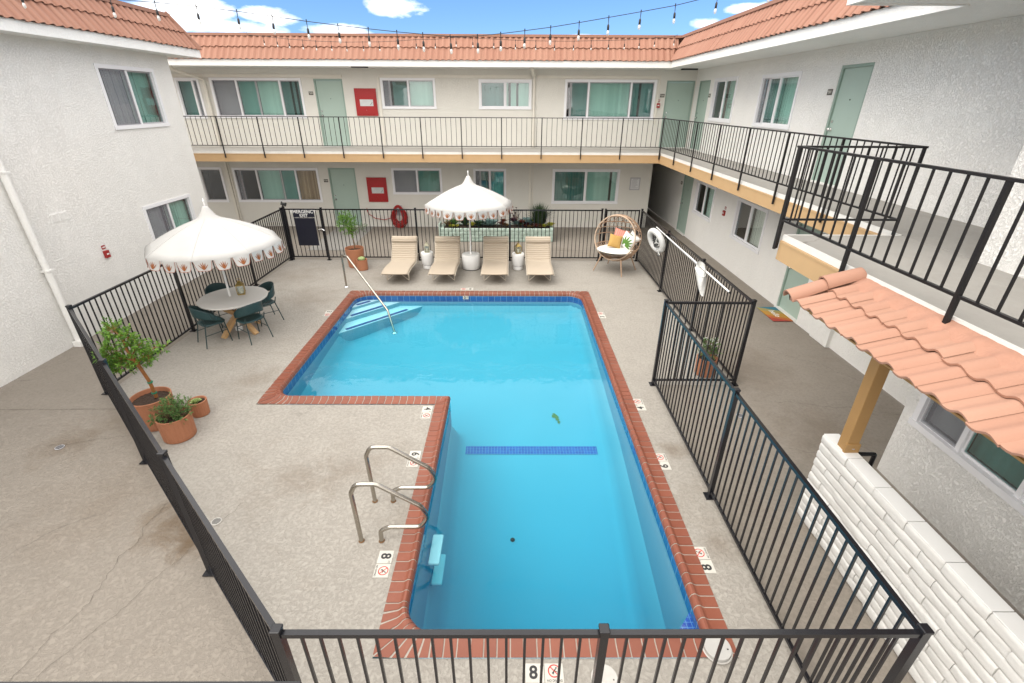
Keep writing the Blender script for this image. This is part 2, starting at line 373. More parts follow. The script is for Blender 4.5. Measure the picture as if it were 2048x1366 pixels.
def loop_round(pts, rad, seg=7):
    out = []
    n = len(pts)
    for i in range(n):
        a, b, c = Vector(pts[i-1]), Vector(pts[i]), Vector(pts[(i+1) % n]); u, v = (a-b).normalized(), (c-b).normalized()
        if rad[i] <= 0: out.append(tuple(b)); continue
        cen = b+(u+v)*rad[i]
        for k in range(seg+1):
            t = PI/2*k/seg; out.append(tuple(cen - v*rad[i]*math.cos(t) - u*rad[i]*math.sin(t)))
    return out
RAD = [.30, 0, .28, 0.0, .34, .36]
INR = loop_round(IN, RAD)
def coping():
    m = MB(); g = MB()
    prof = [(0, .010), (.60, .012), (.70, .022), (.80, .042), (.90, .044), (.98, .030), (1.04, .0), (1.05, -.035), (.93, -.045)]
    n = len(INR); segs = []
    # walk the pool edge; the outer point lies on the square outer boundary
    def outer_of(p, nrm, ci, cen):
        return p - nrm*.0
    O = [Vector(q) for q in OUT]; I = [Vector(q) for q in IN]
    pairs = []
    for i in range(6):
        a, b, c = I[i-1], I[i], I[(i+1) % 6]; u, v = (a-b).normalized(), (c-b).normalized()
        if RAD[i] <= 0:
            if i == 1:
                pairs += [(b+u*abs((O[i]-b).dot(u)), O[i].copy()), (b.copy(), O[i].copy()), (b+v*abs((O[i]-b).dot(v)), O[i].copy())]
            else:
                w_ = O[i]-b; pairs += [(b.copy(), b+w_-u*w_.dot(u)), (b.copy(), O[i].copy()), (b.copy(), b+w_-v*w_.dot(v))]
            continue
        r = RAD[i]; cen = b+(u+v)*r; K = 8
        for k in range(K+1):
            t = PI/2*k/K; dirv = (-v*math.cos(t)-u*math.sin(t)); p = cen+dirv*r
            # radial ray to the outer square corner box, limited so the joint follows a rounded line
            sx = (O[i]-cen); L1 = abs(sx.dot(u)) / max(1e-6, abs(dirv.dot(u))); L2 = abs(sx.dot(v)) / max(1e-6, abs(dirv.dot(v)))
            pairs.append((p, cen+dirv*min(L1, L2)))
    np_ = len(pairs); rnd = random.Random(5)
    for i in range(np_):
        (p0, q0), (p1, q1) = pairs[i], pairs[(i+1) % np_]
        L = max((p1-p0).length, .5*(q1-q0).length); k = max(1, round(L/.117))
        for j in range(k):
            t0, t1 = j/k, (j+1)/k; gp = .045/k if k > 1 else .05
            gp = .006/max(L, .02)
            a0, a1 = p0.lerp(p1, t0+gp), p0.lerp(p1, t1-gp); b0, b1 = q0.lerp(q1, t0+gp), q0.lerp(q1, t1-gp)
            dz = rnd.uniform(-.002, .003); vs = []
            for e0, e1 in ((a0, b0), (a1, b1)):
                for (t, z) in prof: pt = e1.lerp(e0, t); vs.append((pt.x, pt.y, z+dz))
            q = len(prof); m.add(vs, [(x, x+1, q+x+1, q+x) for x in range(q-1)]+[tuple(range(q)), tuple(range(q, 2*q))[::-1]])
        # grout bed below the brick faces
        vs = []
        for e0, e1 in ((p0, q0), (p1, q1)):
            for (t, z) in prof: pt = e1.lerp(e0, t*.985+.003); vs.append((pt.x, pt.y, z-.005))
        q = len(prof); g.add(vs, [(x, x+1, q+x+1, q+x) for x in range(q-1)])
    t = thing('pool_coping', 'red brick coping with a rounded lip running all round the pool edge', 'pool edge', (-1, 7, 0))
    m.build('brick_course', 'coping_brick', t, 35); g.build('grout_bed', 'grout', t)
def pool_mats():
    g = NG('coping_brick'); r = g.rnd()
    col = g.mix(r, (.165, .045, .024), (.235, .07, .038)); col = g.mix(g.noise(7, 5), col, (.205, .062, .034)); col = g.mix(g.ramp(g.noise(3, 6, .7), [(.55, 0), (.75, .5)]), col, (.27, .10, .06))
    g.base(col); g.set(Roughness=.55); g.bump(g.noise(70, 4), .2, .004)
    simple('grout', (.36, .32, .275), .9, .15, 20, .4, 80)
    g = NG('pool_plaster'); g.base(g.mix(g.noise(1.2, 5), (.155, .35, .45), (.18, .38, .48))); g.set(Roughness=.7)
    g = NG('shaded_wall_plaster'); g.base(g.mix(g.noise(1.2, 5), (.105, .295, .415), (.13, .32, .44))); g.set(Roughness=.7)  # darker copy of the floor plaster; the walls' shade is in the colour
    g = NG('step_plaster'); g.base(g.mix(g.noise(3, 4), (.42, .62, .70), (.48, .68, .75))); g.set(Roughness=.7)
    def blue(name, sx, sy, c1, c2, mort, ms, off=0.0):
        g = NG(name); b = g.n('ShaderNodeTexBrick', offset=off, squash=1); b.inputs['Scale'].default_value = 1; b.inputs['Brick Width'].default_value = sx; b.inputs['Row Height'].default_value = sy
        b.inputs['Mortar Size'].default_value = ms; b.inputs['Color1'].default_value = (*c1, 1); b.inputs['Color2'].default_value = (*c2, 1); b.inputs['Mortar'].default_value = (*mort, 1)
        u = g.n('ShaderNodeUVMap'); g.l(u.outputs[0], b.inputs[0]); g.base(g.mix(g.math('MULTIPLY', g.noise(30, 3), .25), b.outputs[0], (.10, .25, .55))); g.set(Roughness=.12)
    blue('pool_tile', .152, .152, (.008, .05, .20), (.014, .085, .27), (.20, .32, .45), .004)
    g = NG('lane_tile'); b = g.n('ShaderNodeTexBrick', offset=0); b.inputs['Scale'].default_value = 1; b.inputs['Brick Width'].default_value = .05; b.inputs['Row Height'].default_value = .05
    b.inputs['Mortar Size'].default_value = .003; b.inputs['Color1'].default_value = (.006, .045, .28, 1); b.inputs['Color2'].default_value = (.012, .08, .36, 1); b.inputs['Mortar'].default_value = (.10, .25, .45, 1)
    g.l(g.co, b.inputs[0]); g.base(b.outputs[0]); g.set(Roughness=.3)
    g = NG('step_trim'); g.base((.012, .07, .24)); g.set(Roughness=.3)
    g = NG('pool_water'); g.nt.nodes.remove(g.b)
    t = g.n('ShaderNodeBsdfTransparent'); gl = g.n('ShaderNodeBsdfGlossy'); gl.inputs['Roughness'].default_value = .035; fr = g.n('ShaderNodeFresnel'); fr.inputs[0].default_value = 1.33
    bp = g.n('ShaderNodeBump'); bp.inputs['Strength'].default_value = .13; bp.inputs['Distance'].default_value = .05
    g.l(g.math('ADD', g.noise(1.5, 3, .5, .6), g.math('MULTIPLY', g.noise(7, 2), .12)), bp.inputs['Height']); g.l(bp.outputs[0], gl.inputs['Normal']); g.l(bp.outputs[0], fr.inputs['Normal'])
    mx = g.n('ShaderNodeMixShader'); g.l(g.math('MULTIPLY', fr.outputs[0], g.math('SUBTRACT', 1, g.n('ShaderNodeNewGeometry').outputs['Backfacing'])), mx.inputs[0]); g.l(t.outputs[0], mx.inputs[1]); g.l(gl.outputs[0], mx.inputs[2]); g.l(mx.outputs[0], g.out.inputs[0])
    va = g.n('ShaderNodeVolumeAbsorption'); va.inputs[0].default_value = (.10, .86, .93, 1); va.inputs[1].default_value = 1.0; g.l(va.outputs[0], g.out.inputs[1])
pool_mats()
WZ = -.105
def floor_z(y):
    P = [(2.0, -1.80), (3.2, -1.68), (4.6, -1.30), (6.0, -.95), (6.5, -.88), (8.5, -.66), (11.5, -.48)]
    for (y0, z0), (y1, z1) in zip(P, P[1:]):
        if y <= y1: t = (y-y0)/(y1-y0); return z0+(z1-z0)*t
    return P[-1][1]
def pool():
    # tile band with uv along the perimeter
    def band(name, z0, z1, mat, par, uv=False, inset=0):
        me = bpy.data.meshes.new(name); vs = []; fs = []; us = []; L = 0; n = len(INR)
        for i in range(n):
            a, b = INR[i], INR[(i+1) % n]; d = math.dist(a, b); k = len(vs)
            vs += [(a[0], a[1], z0), (b[0], b[1], z0), (b[0], b[1], z1), (a[0], a[1], z1)]; fs.append((k, k+1, k+2, k+3)); us += [(L, z0), (L+d, z0), (L+d, z1), (L, z1)]; L += d
        sh = ORG[par]; me.from_pydata([tuple(Vector(v)-sh) for v in vs], [], fs); me.materials.append(MATS[mat])
        uvl = me.uv_layers.new(name='UVMap')
        for i, u in enumerate(us): uvl.data[i].uv = (u[0], u[1]+.2)
        o = bpy.data.objects.new(name, me); COL.objects.link(o); o.parent = par; ORG[o] = sh; return o
    t = thing('swimming_pool', 'L-shaped sunken pool basin with pale blue plaster and a dark blue waterline tile band', 'pool', (-1, 7, -1))
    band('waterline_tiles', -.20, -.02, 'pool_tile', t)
    band('basin_wall', -1.9, -.20, 'shaded_wall_plaster', t)
    # floor with a wide cove up to the walls
    Pn = [Vector(q) for q in INR]
    def dist(x, y):
        p = Vector((x, y)); best = 9; ins = False
        for i in range(len(Pn)):
            a, b = Pn[i], Pn[(i+1) % len(Pn)]; d = b-a
            t_ = max(0, min(1, (p-a).dot(d)/max(d.length_squared, 1e-9))); best = min(best, (a+d*t_-p).length)
            if (a.y > y) != (b.y > y) and x < (b.x-a.x)*(y-a.y)/(b.y-a.y)+a.x: ins = not ins
        return best if ins else 0
    m = MB(); nx, ny = 80, 120; X0, X1, Y0, Y1 = -3.84, 1.82, 2.60, 11.16
    def fl(u, v):
        x, y = X0+(X1-X0)*u, Y0+(Y1-Y0)*v; d = dist(x, y); zf = floor_z(y); Rc = .22; k = max(0, 1-d/Rc); return (x, y, zf-.45*zf*k**2.0)
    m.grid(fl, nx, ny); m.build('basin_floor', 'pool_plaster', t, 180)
    # entry steps cut across the far corner
    for (d, z, a0, a1) in ((14.38, -.155, .05, .08), (13.86, -.215, .05, .25), (13.28, -.315, .10, .30)):
        # step nosing along y - x = d between the two walls
        xl, yb = -3.80, 11.11; p0 = (xl, xl+d); p1 = (yb-d, yb)
        s = MB().prism([(xl-.1, p0[1]-.1+.0), (p1[0]+.1, yb+.1), (xl-.1, yb+.1)], -1.2, z); st = s.build('pool_step', 'pool_plaster', t); MB().prism([(xl-.1, p0[1]-.085), (p1[0]+.085, yb+.1), (xl-.1, yb+.1)], z, z+.003).build('tread', 'step_plaster', st)  # light on the step tops is put into this paler tread sheet
        u = Vector((1, 1, 0)).normalized(); nn = Vector((1, -1, 0)).normalized()
        q0, q1 = Vector((p0[0], p0[1], z+.006))+u*(.13+a0), Vector((p1[0], p1[1], z+.006))-u*(.13+a1)
        MB().bar(q0-nn*.085, q1-nn*.085, .085, .008).build('step_edge', 'step_trim', st)
    # lane divider band on the floor
    l = MB(); 
    for i in range(30):
        xa, xb = -.73+2.2*i/30, -.73+2.2*(i+1)/30; l.quad((xa, 6.18, floor_z(6.18)+.006), (xb, 6.18, floor_z(6.18)+.006), (xb, 6.36, floor_z(6.36)+.006), (xa, 6.36, floor_z(6.36)+.006))
    l.build('depth_line', 'lane_tile', t)
    # corner seat tile near the skimmer
    MB().prism([(1.77, 2.65), (1.77, 2.95), (1.50, 2.65)], -.30, -.16).build('corner_seat', 'lane_tile', t)
    # algae smear and debris
    a = MB(); rnd = random.Random(2)
    for k in range(26):
        t0 = k/26; x = .80+.10*t0+rnd.gauss(0, .012); y = 7.17-.26*abs(t0-.35)*1.0-.10*t0+rnd.gauss(0, .02); z = floor_z(y)+.008
        r = rnd.uniform(.015, .04)*(1-.5*t0); a.add([(x+r*math.cos(q)*1.3, y+r*math.sin(q), z) for q in (0, 1.2, 2.3, 3.6, 5)], [(0, 1, 2, 3, 4)])
    a.build('algae_patch', 'algae', t)
    w_ = MB().prism([(-3.86, 6.42), (-1.03, 6.42), (-1.03, 2.59), (1.83, 2.59), (1.83, 11.17), (-3.86, 11.17)], -3.2, WZ)
    struct(w_.build('water', 'pool_water'))
    lad = thing('ladder_tread_pair', 'two pale moulded ladder treads under water below the steel grab rails', 'pool step', (-.9, 4, -.5))
    for z, y0 in ((-.42, 3.70), (-.82, 3.74)): MB().bevbox(-.93, -.80, y0, y0+.42, z-.04, z, .015).build('tread', 'step_plaster', lad)
g_ = NG('algae'); g_.base((.16, .20, .05)); g_.set(Roughness=.9)
pool(); coping()
for lb, x, y in (('small dark leaf clump resting on the deep pool floor', .05, 4.75), ('tiny dark speck on the pool floor beside the front edge', .72, 3.1)):
    rr = .03 if y > 4 else .012
    tag(MB().lathe([(.001, .02), (rr, .012), (rr*1.2, 0)], 7, (x, y, floor_z(y)+.004)).build('leaf_debris', 'room_dark'), lb, 'debris')

# ------------------------------------------------------------ walls, windows and doors
def wall_mb(P, u0, u1, z0, z1, holes=(), depth=.10, step=1e9):
    m = MB(); us = sorted({u0, u1, *[h[0] for h in holes], *[h[1] for h in holes]}); zs = sorted({z0, z1, *[h[2] for h in holes], *[h[3] for h in holes]})
    us = [u for u in us if u0 <= u <= u1]; zs = [z for z in zs if z0 <= z <= z1]
    for a, b in zip(us, us[1:]):
        for c, d in zip(zs, zs[1:]):
            if any(h[0] <= (a+b)/2 <= h[1] and h[2] <= (c+d)/2 <= h[3] for h in holes): continue
            m.quad(P(a, c, 0), P(b, c, 0), P(b, d, 0), P(a, d, 0))
    for h in holes:
        a, b, c, d = h
        for (x0, y0), (x1, y1) in (((a, c), (b, c)), ((b, c), (b, d)), ((b, d), (a, d)), ((a, d), (a, c))):
            m.quad(P(x0, y0, 0), P(x1, y1, 0), P(x1, y1, depth), P(x0, y0, depth))
    return m
def pbox(m, P, u0, u1, z0, z1, d0, d1): return m.hexa([P(u0, z0, d0), P(u1, z0, d0), P(u1, z0, d1), P(u0, z0, d1), P(u0, z1, d0), P(u1, z1, d0), P(u1, z1, d1), P(u0, z1, d1)])
STY = {'T': ('glass_green', 'blind_pale', 0), 'G': ('glass_teal', 'blind_pale', 0), 'S': ('glass_clear', 'blind_grey', 1), 'D': ('glass_teal', 'blind_dark', 0), 'K': ('glass_dark', None, 0),
       'B': ('glass_clear', 'curtain_brown', 0), 'C': ('glass_clear', 'curtain_teal', 0), 'P': ('glass_clear', 'blind_pale', 0)}
def window(par, P, u0, u1, z0, z1, panes, seed=0, lab=None):
    rnd = random.Random(seed+int(u0*100)); tr = .075
    f = MB()      # white trim, proud of the wall
    pbox(f, P, u0, u1, z1-tr, z1, -.022, .06); pbox(f, P, u0-.01, u1+.01, z0, z0+tr, -.035, .06); pbox(f, P, u0, u0+tr, z0+tr, z1-tr, -.022, .06); pbox(f, P, u1-tr, u1, z0+tr, z1-tr, -.022, .06)
    a0, a1, b0, b1 = u0+tr, u1-tr, z0+tr, z1-tr; W = a1-a0
    for i, (s, e, st) in enumerate(panes[1:]):
        x = a0+W*s
        if st.islower(): continue
        pbox(f, P, x-.025, x+.025, b0, b1, .005, .07)
    fo = f.build('window', 'white_vinyl', par, label=lab)
    rm = MB(); h = (a0-.02, a1+.02, b0-.02, b1+.02)
    rm.quad(P(h[0], h[2], .42), P(h[1], h[2], .42), P(h[1], h[3], .42), P(h[0], h[3], .42))
    for (x0, y0), (x1, y1) in (((h[0], h[2]), (h[1], h[2])), ((h[1], h[2]), (h[1], h[3])), ((h[1], h[3]), (h[0], h[3])), ((h[0], h[3]), (h[0], h[2]))): rm.quad(P(x0, y0, .1), P(x1, y1, .1), P(x1, y1, .42), P(x0, y0, .42))
    rm.build('interior', 'room_dark', fo)
    sash = MB()
    for i, (s, e, st) in enumerate(panes):
        x0, x1 = a0+W*s+(.025 if i and not st.islower() else 0), a0+W*e-(.025 if i < len(panes)-1 else 0); gm, bm_, scr = STY[st.upper()]
        dd = .048 if i % 2 else .032
        for q in ((x0, x0+.022, b0, b1), (x1-.022, x1, b0, b1), (x0+.022, x1-.022, b0, b0+.028), (x0+.022, x1-.022, b1-.028, b1)): pbox(sash, P, *q, dd-.012+.0007*i, dd+.020)
        pbox(MB(), P, x0+.015, x1-.015, b0+.02, b1-.02, dd, dd+.005).build('pane', gm, fo)
        if scr: 
            m = MB(); m.quad(P(x0+.01, b0+.01, .016), P(x1-.01, b0+.01, .016), P(x1-.01, b1-.01, .016), P(x0+.01, b1-.01, .016)); m.build('insect_screen', 'insect_screen', fo)
        if bm_:
            m = MB(); x = x0-.01; cur = 'curtain' in bm_; pw = .05 if cur else .088; gap = rnd.random()
            while x < x1+.01:
                an = rnd.uniform(.05, .22) if not cur else rnd.choice((-.6, .6)); wd = pw*rnd.uniform(1.02, 1.14)
                if not (not cur and rnd.random() < .05):
                    xe = min(x+wd, x1+.03); m.quad(P(x, b0-.01, .15), P(xe, b0-.01, .15+wd*an*.45), P(xe, b1+.01, .15+wd*an*.45), P(x, b1+.01, .15))
                x += pw
            m.build('curtain' if cur else 'blinds', bm_, fo, recalc=False)
    sash.build('sash', 'grey_alu' if any(p[2] in 'SK' for p in panes[:1]) else 'white_vinyl', fo)
    return fo
def door(par, P, u0, u1, z0, z1, knob, lab=None):
    f = MB(); t = .05
    pbox(f, P, u0, u0+t, z0, z1, .01, .10); pbox(f, P, u1-t, u1, z0, z1, .01, .10); pbox(f, P, u0+t, u1-t, z1-t, z1, .01, .10)
    d = pbox(MB(), P, u0+t+.004, u1-t-.004, z0+.03, z1-t-.004, .045, .085).build('door', 'sage_paint', par, label=lab)
    f.build('frame', 'sage_dark', d)
    pbox(MB(), P, u0, u1, z0, z0+.03, -.05, .10).build('threshold', 'white_edge', d)
    k = MB(); kx = u0+t+.07 if knob < 0 else u1-t-.07; c = P(kx, z0+1.0, .01); q = P(kx, z0+1.0, .045)
    k.tube([q, c], .012, 8); k.tube([c, P(kx, z0+1.0, -.012), P(kx, z0+1.0, -.03)], [.030, .032, .018], 12); k.tube([P(kx, z0+1.0, .045), P(kx, z0+1.0, .038)], .034, 12)
    k.tube([P(kx, z0+1.14, .045), P(kx, z0+1.14, .025)], .026, 12); k.build('handle', 'chrome', d, 40)
    pk = MB(); um = (u0+u1)/2; pk.tube([P(um, z0+1.52, .045), P(um, z0+1.52, .036)], .012, 10); pk.build('peephole', 'dark_metal', d)
    return d
BY, RX, LX, JX = 18.27, 6.3, -8.5, 4.85
Pb = lambda u, z, d: (u, BY+d, z)
Pr = lambda u, z, d: (RX+d, u, z)
Pl = lambda u, z, d: (LX-d, u, z)
Pj = lambda u, z, d: (JX+d, u, z)
Z2 = 2.84
back = thing('apartment_building', 'two-storey cream stucco wing with open walkway across the far end of the courtyard', 'building', (-1, 18.3, 0))
right = thing('apartment_building', 'two-storey white stucco wing with outside walkway and landing on the right', 'building', (6.3, 9, 0))
left = thing('apartment_building', 'plain white stucco wing with two windows and a downpipe on the left', 'building', (-8.5, 8, 0))
wins_b = [((-11.32, -10.5, 3.73, 4.97), [(0, .76, 'D'), (.76, 1, 'S')]), ((-10.14, -7.06, 3.75, 4.98), [(0, .27, 'S'), (.27, .5, 'G'), (.5, .77, 't'), (.77, 1, 'D')]),
          ((-4.39, -2.54, 4.06, 5.0), [(0, .13, 'S'), (.13, .5, 'd'), (.5, 1, 'T')]), ((-1.07, .73, 4.06, 4.97), [(0, .5, 'D'), (.5, 1, 'T')]),
          ((1.86, 4.97, 3.75, 4.98), [(0, .05, 'K'), (.05, .25, 'd'), (.25, .74, 'T'), (.74, 1, 'D')]),
          ((-11.34, -10.5, .89, 2.13), [(0, 1, 'K')]), ((-10.12, -7.0, .9, 2.12), [(0, .06, 'S'), (.06, .26, 'k'), (.26, .56, 'T'), (.56, .74, 'g'), (.74, 1, 'B')]),
          ((-4.33, -2.5, 1.2, 2.13), [(0, .5, 'S'), (.5, 1, 'G')]), ((-1.34, -.14, .98, 2.12), [(0, .17, 'S'), (.17, .5, 'd'), (.5, 1, 'C')]), ((1.56, 4.03, .88, 2.12), [(0, .5, 'D'), (.5, 1, 'T')])]
wins_r = [((14.93, 16.6, 3.78, 4.96), [(0, .52, 'T'), (.52, 1, 'K')]), ((11.71, 13.5, 3.76, 4.92), [(0, .5, 'T'), (.5, .84, 'D'), (.84, 1, 's')]),
          ((15.0, 16.6, .93, 2.0), [(0, .52, 'T'), (.52, 1, 'K')]), ((11.7, 13.42, .88, 1.98), [(0, .52, 'P'), (.52, 1, 'K')])]
doors_b = [(-6.64, -5.67, Z2, 4.96, -1), (-6.64, -5.66, 0, 2.12, -1), (5.31, 6.27, Z2, 4.96, -1)]
doors_r = [(9.46, 10.38, Z2, 4.94, 1), (16.97, 17.93, Z2, 4.94, 1), (17.0, 17.98, 0, 2.02, 1), (9.42, 10.38, 0, 2.05, 1)]
hole = lambda r: (r[0]+.04, r[1]-.04, r[2]+.04, r[3]-.04)
hb = [hole(r) for r, _ in wins_b]+[d[:4] for d in doors_b]
wm = wall_mb(Pb, -14.5, 5.2, 0, 5.30, [h for h in hb if h[1] <= 5.2])
wm.join(wall_mb(Pb, 5.2, 6.3, 2.52, 5.30, [h for h in hb if h[0] > 5.2]))
wm.quad((5.2, BY, 0), (5.2, 26, 0), (5.2, 26, 2.52), (5.2, BY, 2.52)); wm.quad((5.2, 26, 0), (6.3, 26, 0), (6.3, 26, 2.52), (5.2, 26, 2.52)); wm.quad((5.2, BY, 2.52), (6.3, BY, 2.52), (6.3, 26, 2.52), (5.2, 26, 2.52))
wm.build('wall', 'stucco_cream', back)
for i, (r, p) in enumerate(wins_b): window(back, Pb, *r, p, i)
for d in doors_b: door(back, Pb, *d)
wm = wall_mb(Pr, 4.82, BY, 0, 5.30, [hole(r) for r, _ in wins_r]+[d[:4] for d in doors_r]); wm.join(wall_mb(Pr, BY, 26, 0, 2.52))
jw = (2.3, 4.66, .86, 2.1)
wm.join(wall_mb(Pj, -5, 4.82, 0, 5.30, [hole(jw)])); wm.quad((JX, 4.82, 0), (RX, 4.82, 0), (RX, 4.82, 5.3), (JX, 4.82, 5.3))
wm.box(6.22, 6.3, 8.28, 8.84, 0, 2.5); wm.box(6.255, 6.3, 8.84, 9.42, 0, 2.5)
wm.build('wall', 'stucco_white', right)
for i, (r, p) in enumerate(wins_r): window(right, Pr, *r, p, 20+i)
window(right, Pj, *jw, [(0, .45, 'T'), (.45, .76, 'D'), (.76, 1, 'S')], 40)
for d in doors_r: door(right, Pr, *d)
wins_l = [((11.2, 13.0, 3.72, 4.96), [(0, .5, 'S'), (.5, 1, 'G')]), ((11.2, 13.0, .9, 2.09), [(0, .5, 'S'), (.5, 1, 'T')])]
wm = wall_mb(Pl, -6, 13.68, 0, 5.30, [hole(r) for r, _ in wins_l]); wm.quad((LX, 13.68, 0), (-15, 13.68, 0), (-15, 13.68, 5.3), (LX, 13.68, 5.3)); wm.build('wall', 'stucco_white', left)
for i, (r, p) in enumerate(wins_l): window(left, Pl, *r, p, 30+i)
v = MB(); pbox(v, Pl, 8.88, 9.27, 2.24, 2.41, -.006, .02)
for k in range(7): pbox(v, Pl, 8.90, 9.06, 2.26+k*.02, 2.27+k*.02, -.016, 0); pbox(v, Pl, 9.09, 9.25, 2.26+k*.02, 2.27+k*.02, -.016, 0)
v.build('vent', 'stucco_fascia', left)
dp = MB(); dp.tube([(-8.42, 8.32, .05), (-8.42, 8.32, 5.25)], .055, 12); dp.box(-8.49, -8.33, 8.24, 8.40, -.005, .10)
for z in (1.5, 3.2): dp.box(-8.49, -8.355, 8.255, 8.385, z, z+.03)
dp.build('downpipe', 'stucco_fascia', left, 40)

# walkways
EZ = 2.52
s = MB(); s.box(-14.5, 6.29, 16.5, BY-.003, EZ+.04, Z2-.01); s.build('walkway_slab', 'slab_concrete', back)
s = MB(); s.box(-14.5, 4.9, 16.475, 16.5, 2.765, Z2-.004); s.build('walkway_nosing', 'white_edge', back)
s = MB(); s.box(-14.5, 4.93, 16.455, 16.497, EZ, 2.762); s.box(-14.5, 4.93, 16.448, 16.455, 2.735, 2.762); s.build('walkway_fascia', 'tan_paint', back)
s = MB(); s.box(4.9, RX-.003, -5, 16.497, EZ+.04, Z2-.006); s.box(3.44, 4.898, -5, 5.85, EZ+.04, Z2-.008); s.build('walkway_slab', 'slab_concrete', right)
s = MB(); s.box(4.874, 4.9, 5.876, 16.472, 2.765, Z2-.003); s.box(3.415, 3.44, -5, 5.85, 2.765, Z2-.003); s.box(3.415, 4.874, 5.85, 5.876, 2.765, Z2-.0035); s.build('walkway_nosing', 'white_edge', right)
s = MB(); s.box(4.862, 4.899, 5.89, 16.452, EZ, 2.762); s.box(3.40, 3.439, -5, 5.848, EZ, 2.762); s.box(3.40, 4.86, 5.852, 5.888, EZ, 2.762); s.box(4.855, 4.862, 5.9, 16.44, 2.735, 2.762); s.box(3.393, 3.40, -5, 5.84, 2.735, 2.762); s.build('walkway_fascia', 'tan_paint', right)

# eaves
SZ = 5.28
s = MB(); s.box(-14.5, 6.295, 17.22, BY-.004, SZ, SZ+.03); s.build('soffit', 'stucco_fascia', back)
s = MB(); s.box(-14.5, 5.08, 17.16, 17.22, SZ-.012, 5.45); s.build('fascia', 'stucco_fascia', back)
s = MB(); s.box(5.10, RX-.004, 6.36, 17.216, SZ+.002, SZ+.032); s.box(3.78, RX-.004, -5, 6.356, SZ+.001, SZ+.031); s.build('soffit', 'stucco_fascia', right)
s = MB(); s.box(5.04, 5.10, 6.36, 17.158, SZ-.012, 5.45); s.box(3.72, 3.78, -5, 6.30, SZ-.012, 5.45); s.box(3.72, 5.04, 6.30, 6.36, SZ-.012, 5.451); s.build('fascia', 'stucco_fascia', right)
s = MB(); s.box(LX-.02, -8.03, -6, 14.2, SZ, SZ+.03); s.box(-15, LX-.02, 13.69, 14.2, SZ, SZ+.0302); s.build('soffit', 'stucco_fascia', left)
s = MB(); s.box(-8.03, -7.97, -6, 14.2, SZ-.012, 5.45); s.box(-15, -7.97, 14.2, 14.26, SZ-.012, 5.451); s.build('fascia', 'stucco_fascia', left)

def tiles(m, org, along, L, up, S, nrm, courses=2, pitch=.19, amp=.032, lo=None, hi=None, seed=0, lift=.035, thick=.016):
    rnd = random.Random(seed); org, A, U, Nn = Vector(org), Vector(along).normalized(), Vector(up).normalized(), Vector(nrm).normalized(); ns = 8
    ch = S/courses; k = int(L/pitch)+1
    for c in range(courses):
        for i in range(k):
            s0 = c*ch-.02+rnd.uniform(-.006, .006); s1 = (c+1)*ch+.01; off = rnd.uniform(-.003, .004); vs = []
            for (sv, lf) in ((s0, lift), (s1, 0)):
                for layer in (0, 1):
                    for q in range(ns+1):
                        t = q/ns; h = amp*math.sin(PI*t/.58) if t < .58 else -amp*.30*math.sin(PI*(t-.58)/.42)
                        a = i*pitch+t*(pitch+.012)
                        if lo: a = max(a, lo(sv))
                        a = min(a, hi(sv) if hi else L)
                        vs.append(org+A*a+U*sv+Nn*(h+lf+off-layer*thick))
            n1 = ns+1; F = []
            for q in range(ns):
                F.append((q, q+1, 2*n1+q+1, 2*n1+q)); F.append((n1+q, 3*n1+q, 3*n1+q+1, n1+q+1)); F.append((q, n1+q, n1+q+1, q+1))
            m.add(vs, F)
    return m
def roof(par, m, cap):
    m.build('roof', 'roof_tile', par, 50, recalc=False); cap.build('roof_cap', 'roof_cap', par)
DX, DZ = .42, .70      # lean and height of the mansard
sl = math.hypot(DX, DZ)
m = MB(); tiles(m, (-14.5, 17.15, 5.45), (1, 0, 0), 19.7, (0, DX, DZ), sl, (0, -DZ, DX), hi=lambda s: 19.55+s/sl*DX, seed=1)
c = MB(); c.box(-14.5, 5.53, 17.50, 17.78, 6.135, 6.17); c.box(-14.5, 5.50, 17.485, 17.50, 6.10, 6.172); c.box(-14.5, 6.5, 17.75, 22, 5.3, 6.13)
roof(back, m, c)
m = MB(); tiles(m, (5.03, 6.3, 5.45), (0, 1, 0), 10.9, (DX, 0, DZ), sl, (-DZ, 0, DX), hi=lambda s: 10.87+s/sl*DX, seed=2)
tiles(m, (3.71, -5, 5.45), (0, 1, 0), 11.4, (DX, 0, DZ), sl, (-DZ, 0, DX), hi=lambda s: 11.36-s/sl*DX, seed=3)
tiles(m, (5.6, 6.37, 5.45), (-1, 0, 0), 1.89, (0, -DX, DZ), sl, (0, DZ, DX), lo=lambda s: 0, hi=lambda s: 1.89-s/sl*DX, seed=4)
c = MB(); c.box(5.37, 5.66, 5.9, 17.54, 6.137, 6.172); c.box(5.355, 5.37, 5.9, 17.53, 6.10, 6.174); c.box(4.06, 4.35, -5, 5.95, 6.137, 6.1725); c.box(5.66, 8, 5, 17.8, 5.32, 6.128); c.box(4.3, 6.4, -5, 5.9, 5.34, 6.12)
roof(right, m, c)
m = MB(); tiles(m, (-7.96, -6, 5.45), (0, 1, 0), 20.25, (-DX, 0, DZ), sl, (DZ, 0, DX), hi=lambda s: 20.27-s/sl*DX, seed=5)
tiles(m, (-7.94, 14.27, 5.45), (-1, 0, 0), 7, (0, -DX, DZ), sl, (0, DZ, DX), lo=lambda s: s/sl*DX, seed=6)
c = MB(); c.box(-8.62, -8.31, -6, 13.93, 6.137, 6.175); c.box(-8.31, -8.295, -6, 13.94, 6.10, 6.176); c.box(-15, -8.6, 13.66, 13.935, 6.137, 6.174); c.box(-15, -8.5, -6, 13.8, 5.32, 6.13)
hp = [Vector((-7.95, 14.26, 5.47)).lerp(Vector((-8.36, 13.85, 6.19)), i/6) for i in range(7)]; c.tube(hp, .055, 8)
roof(left, m, c)
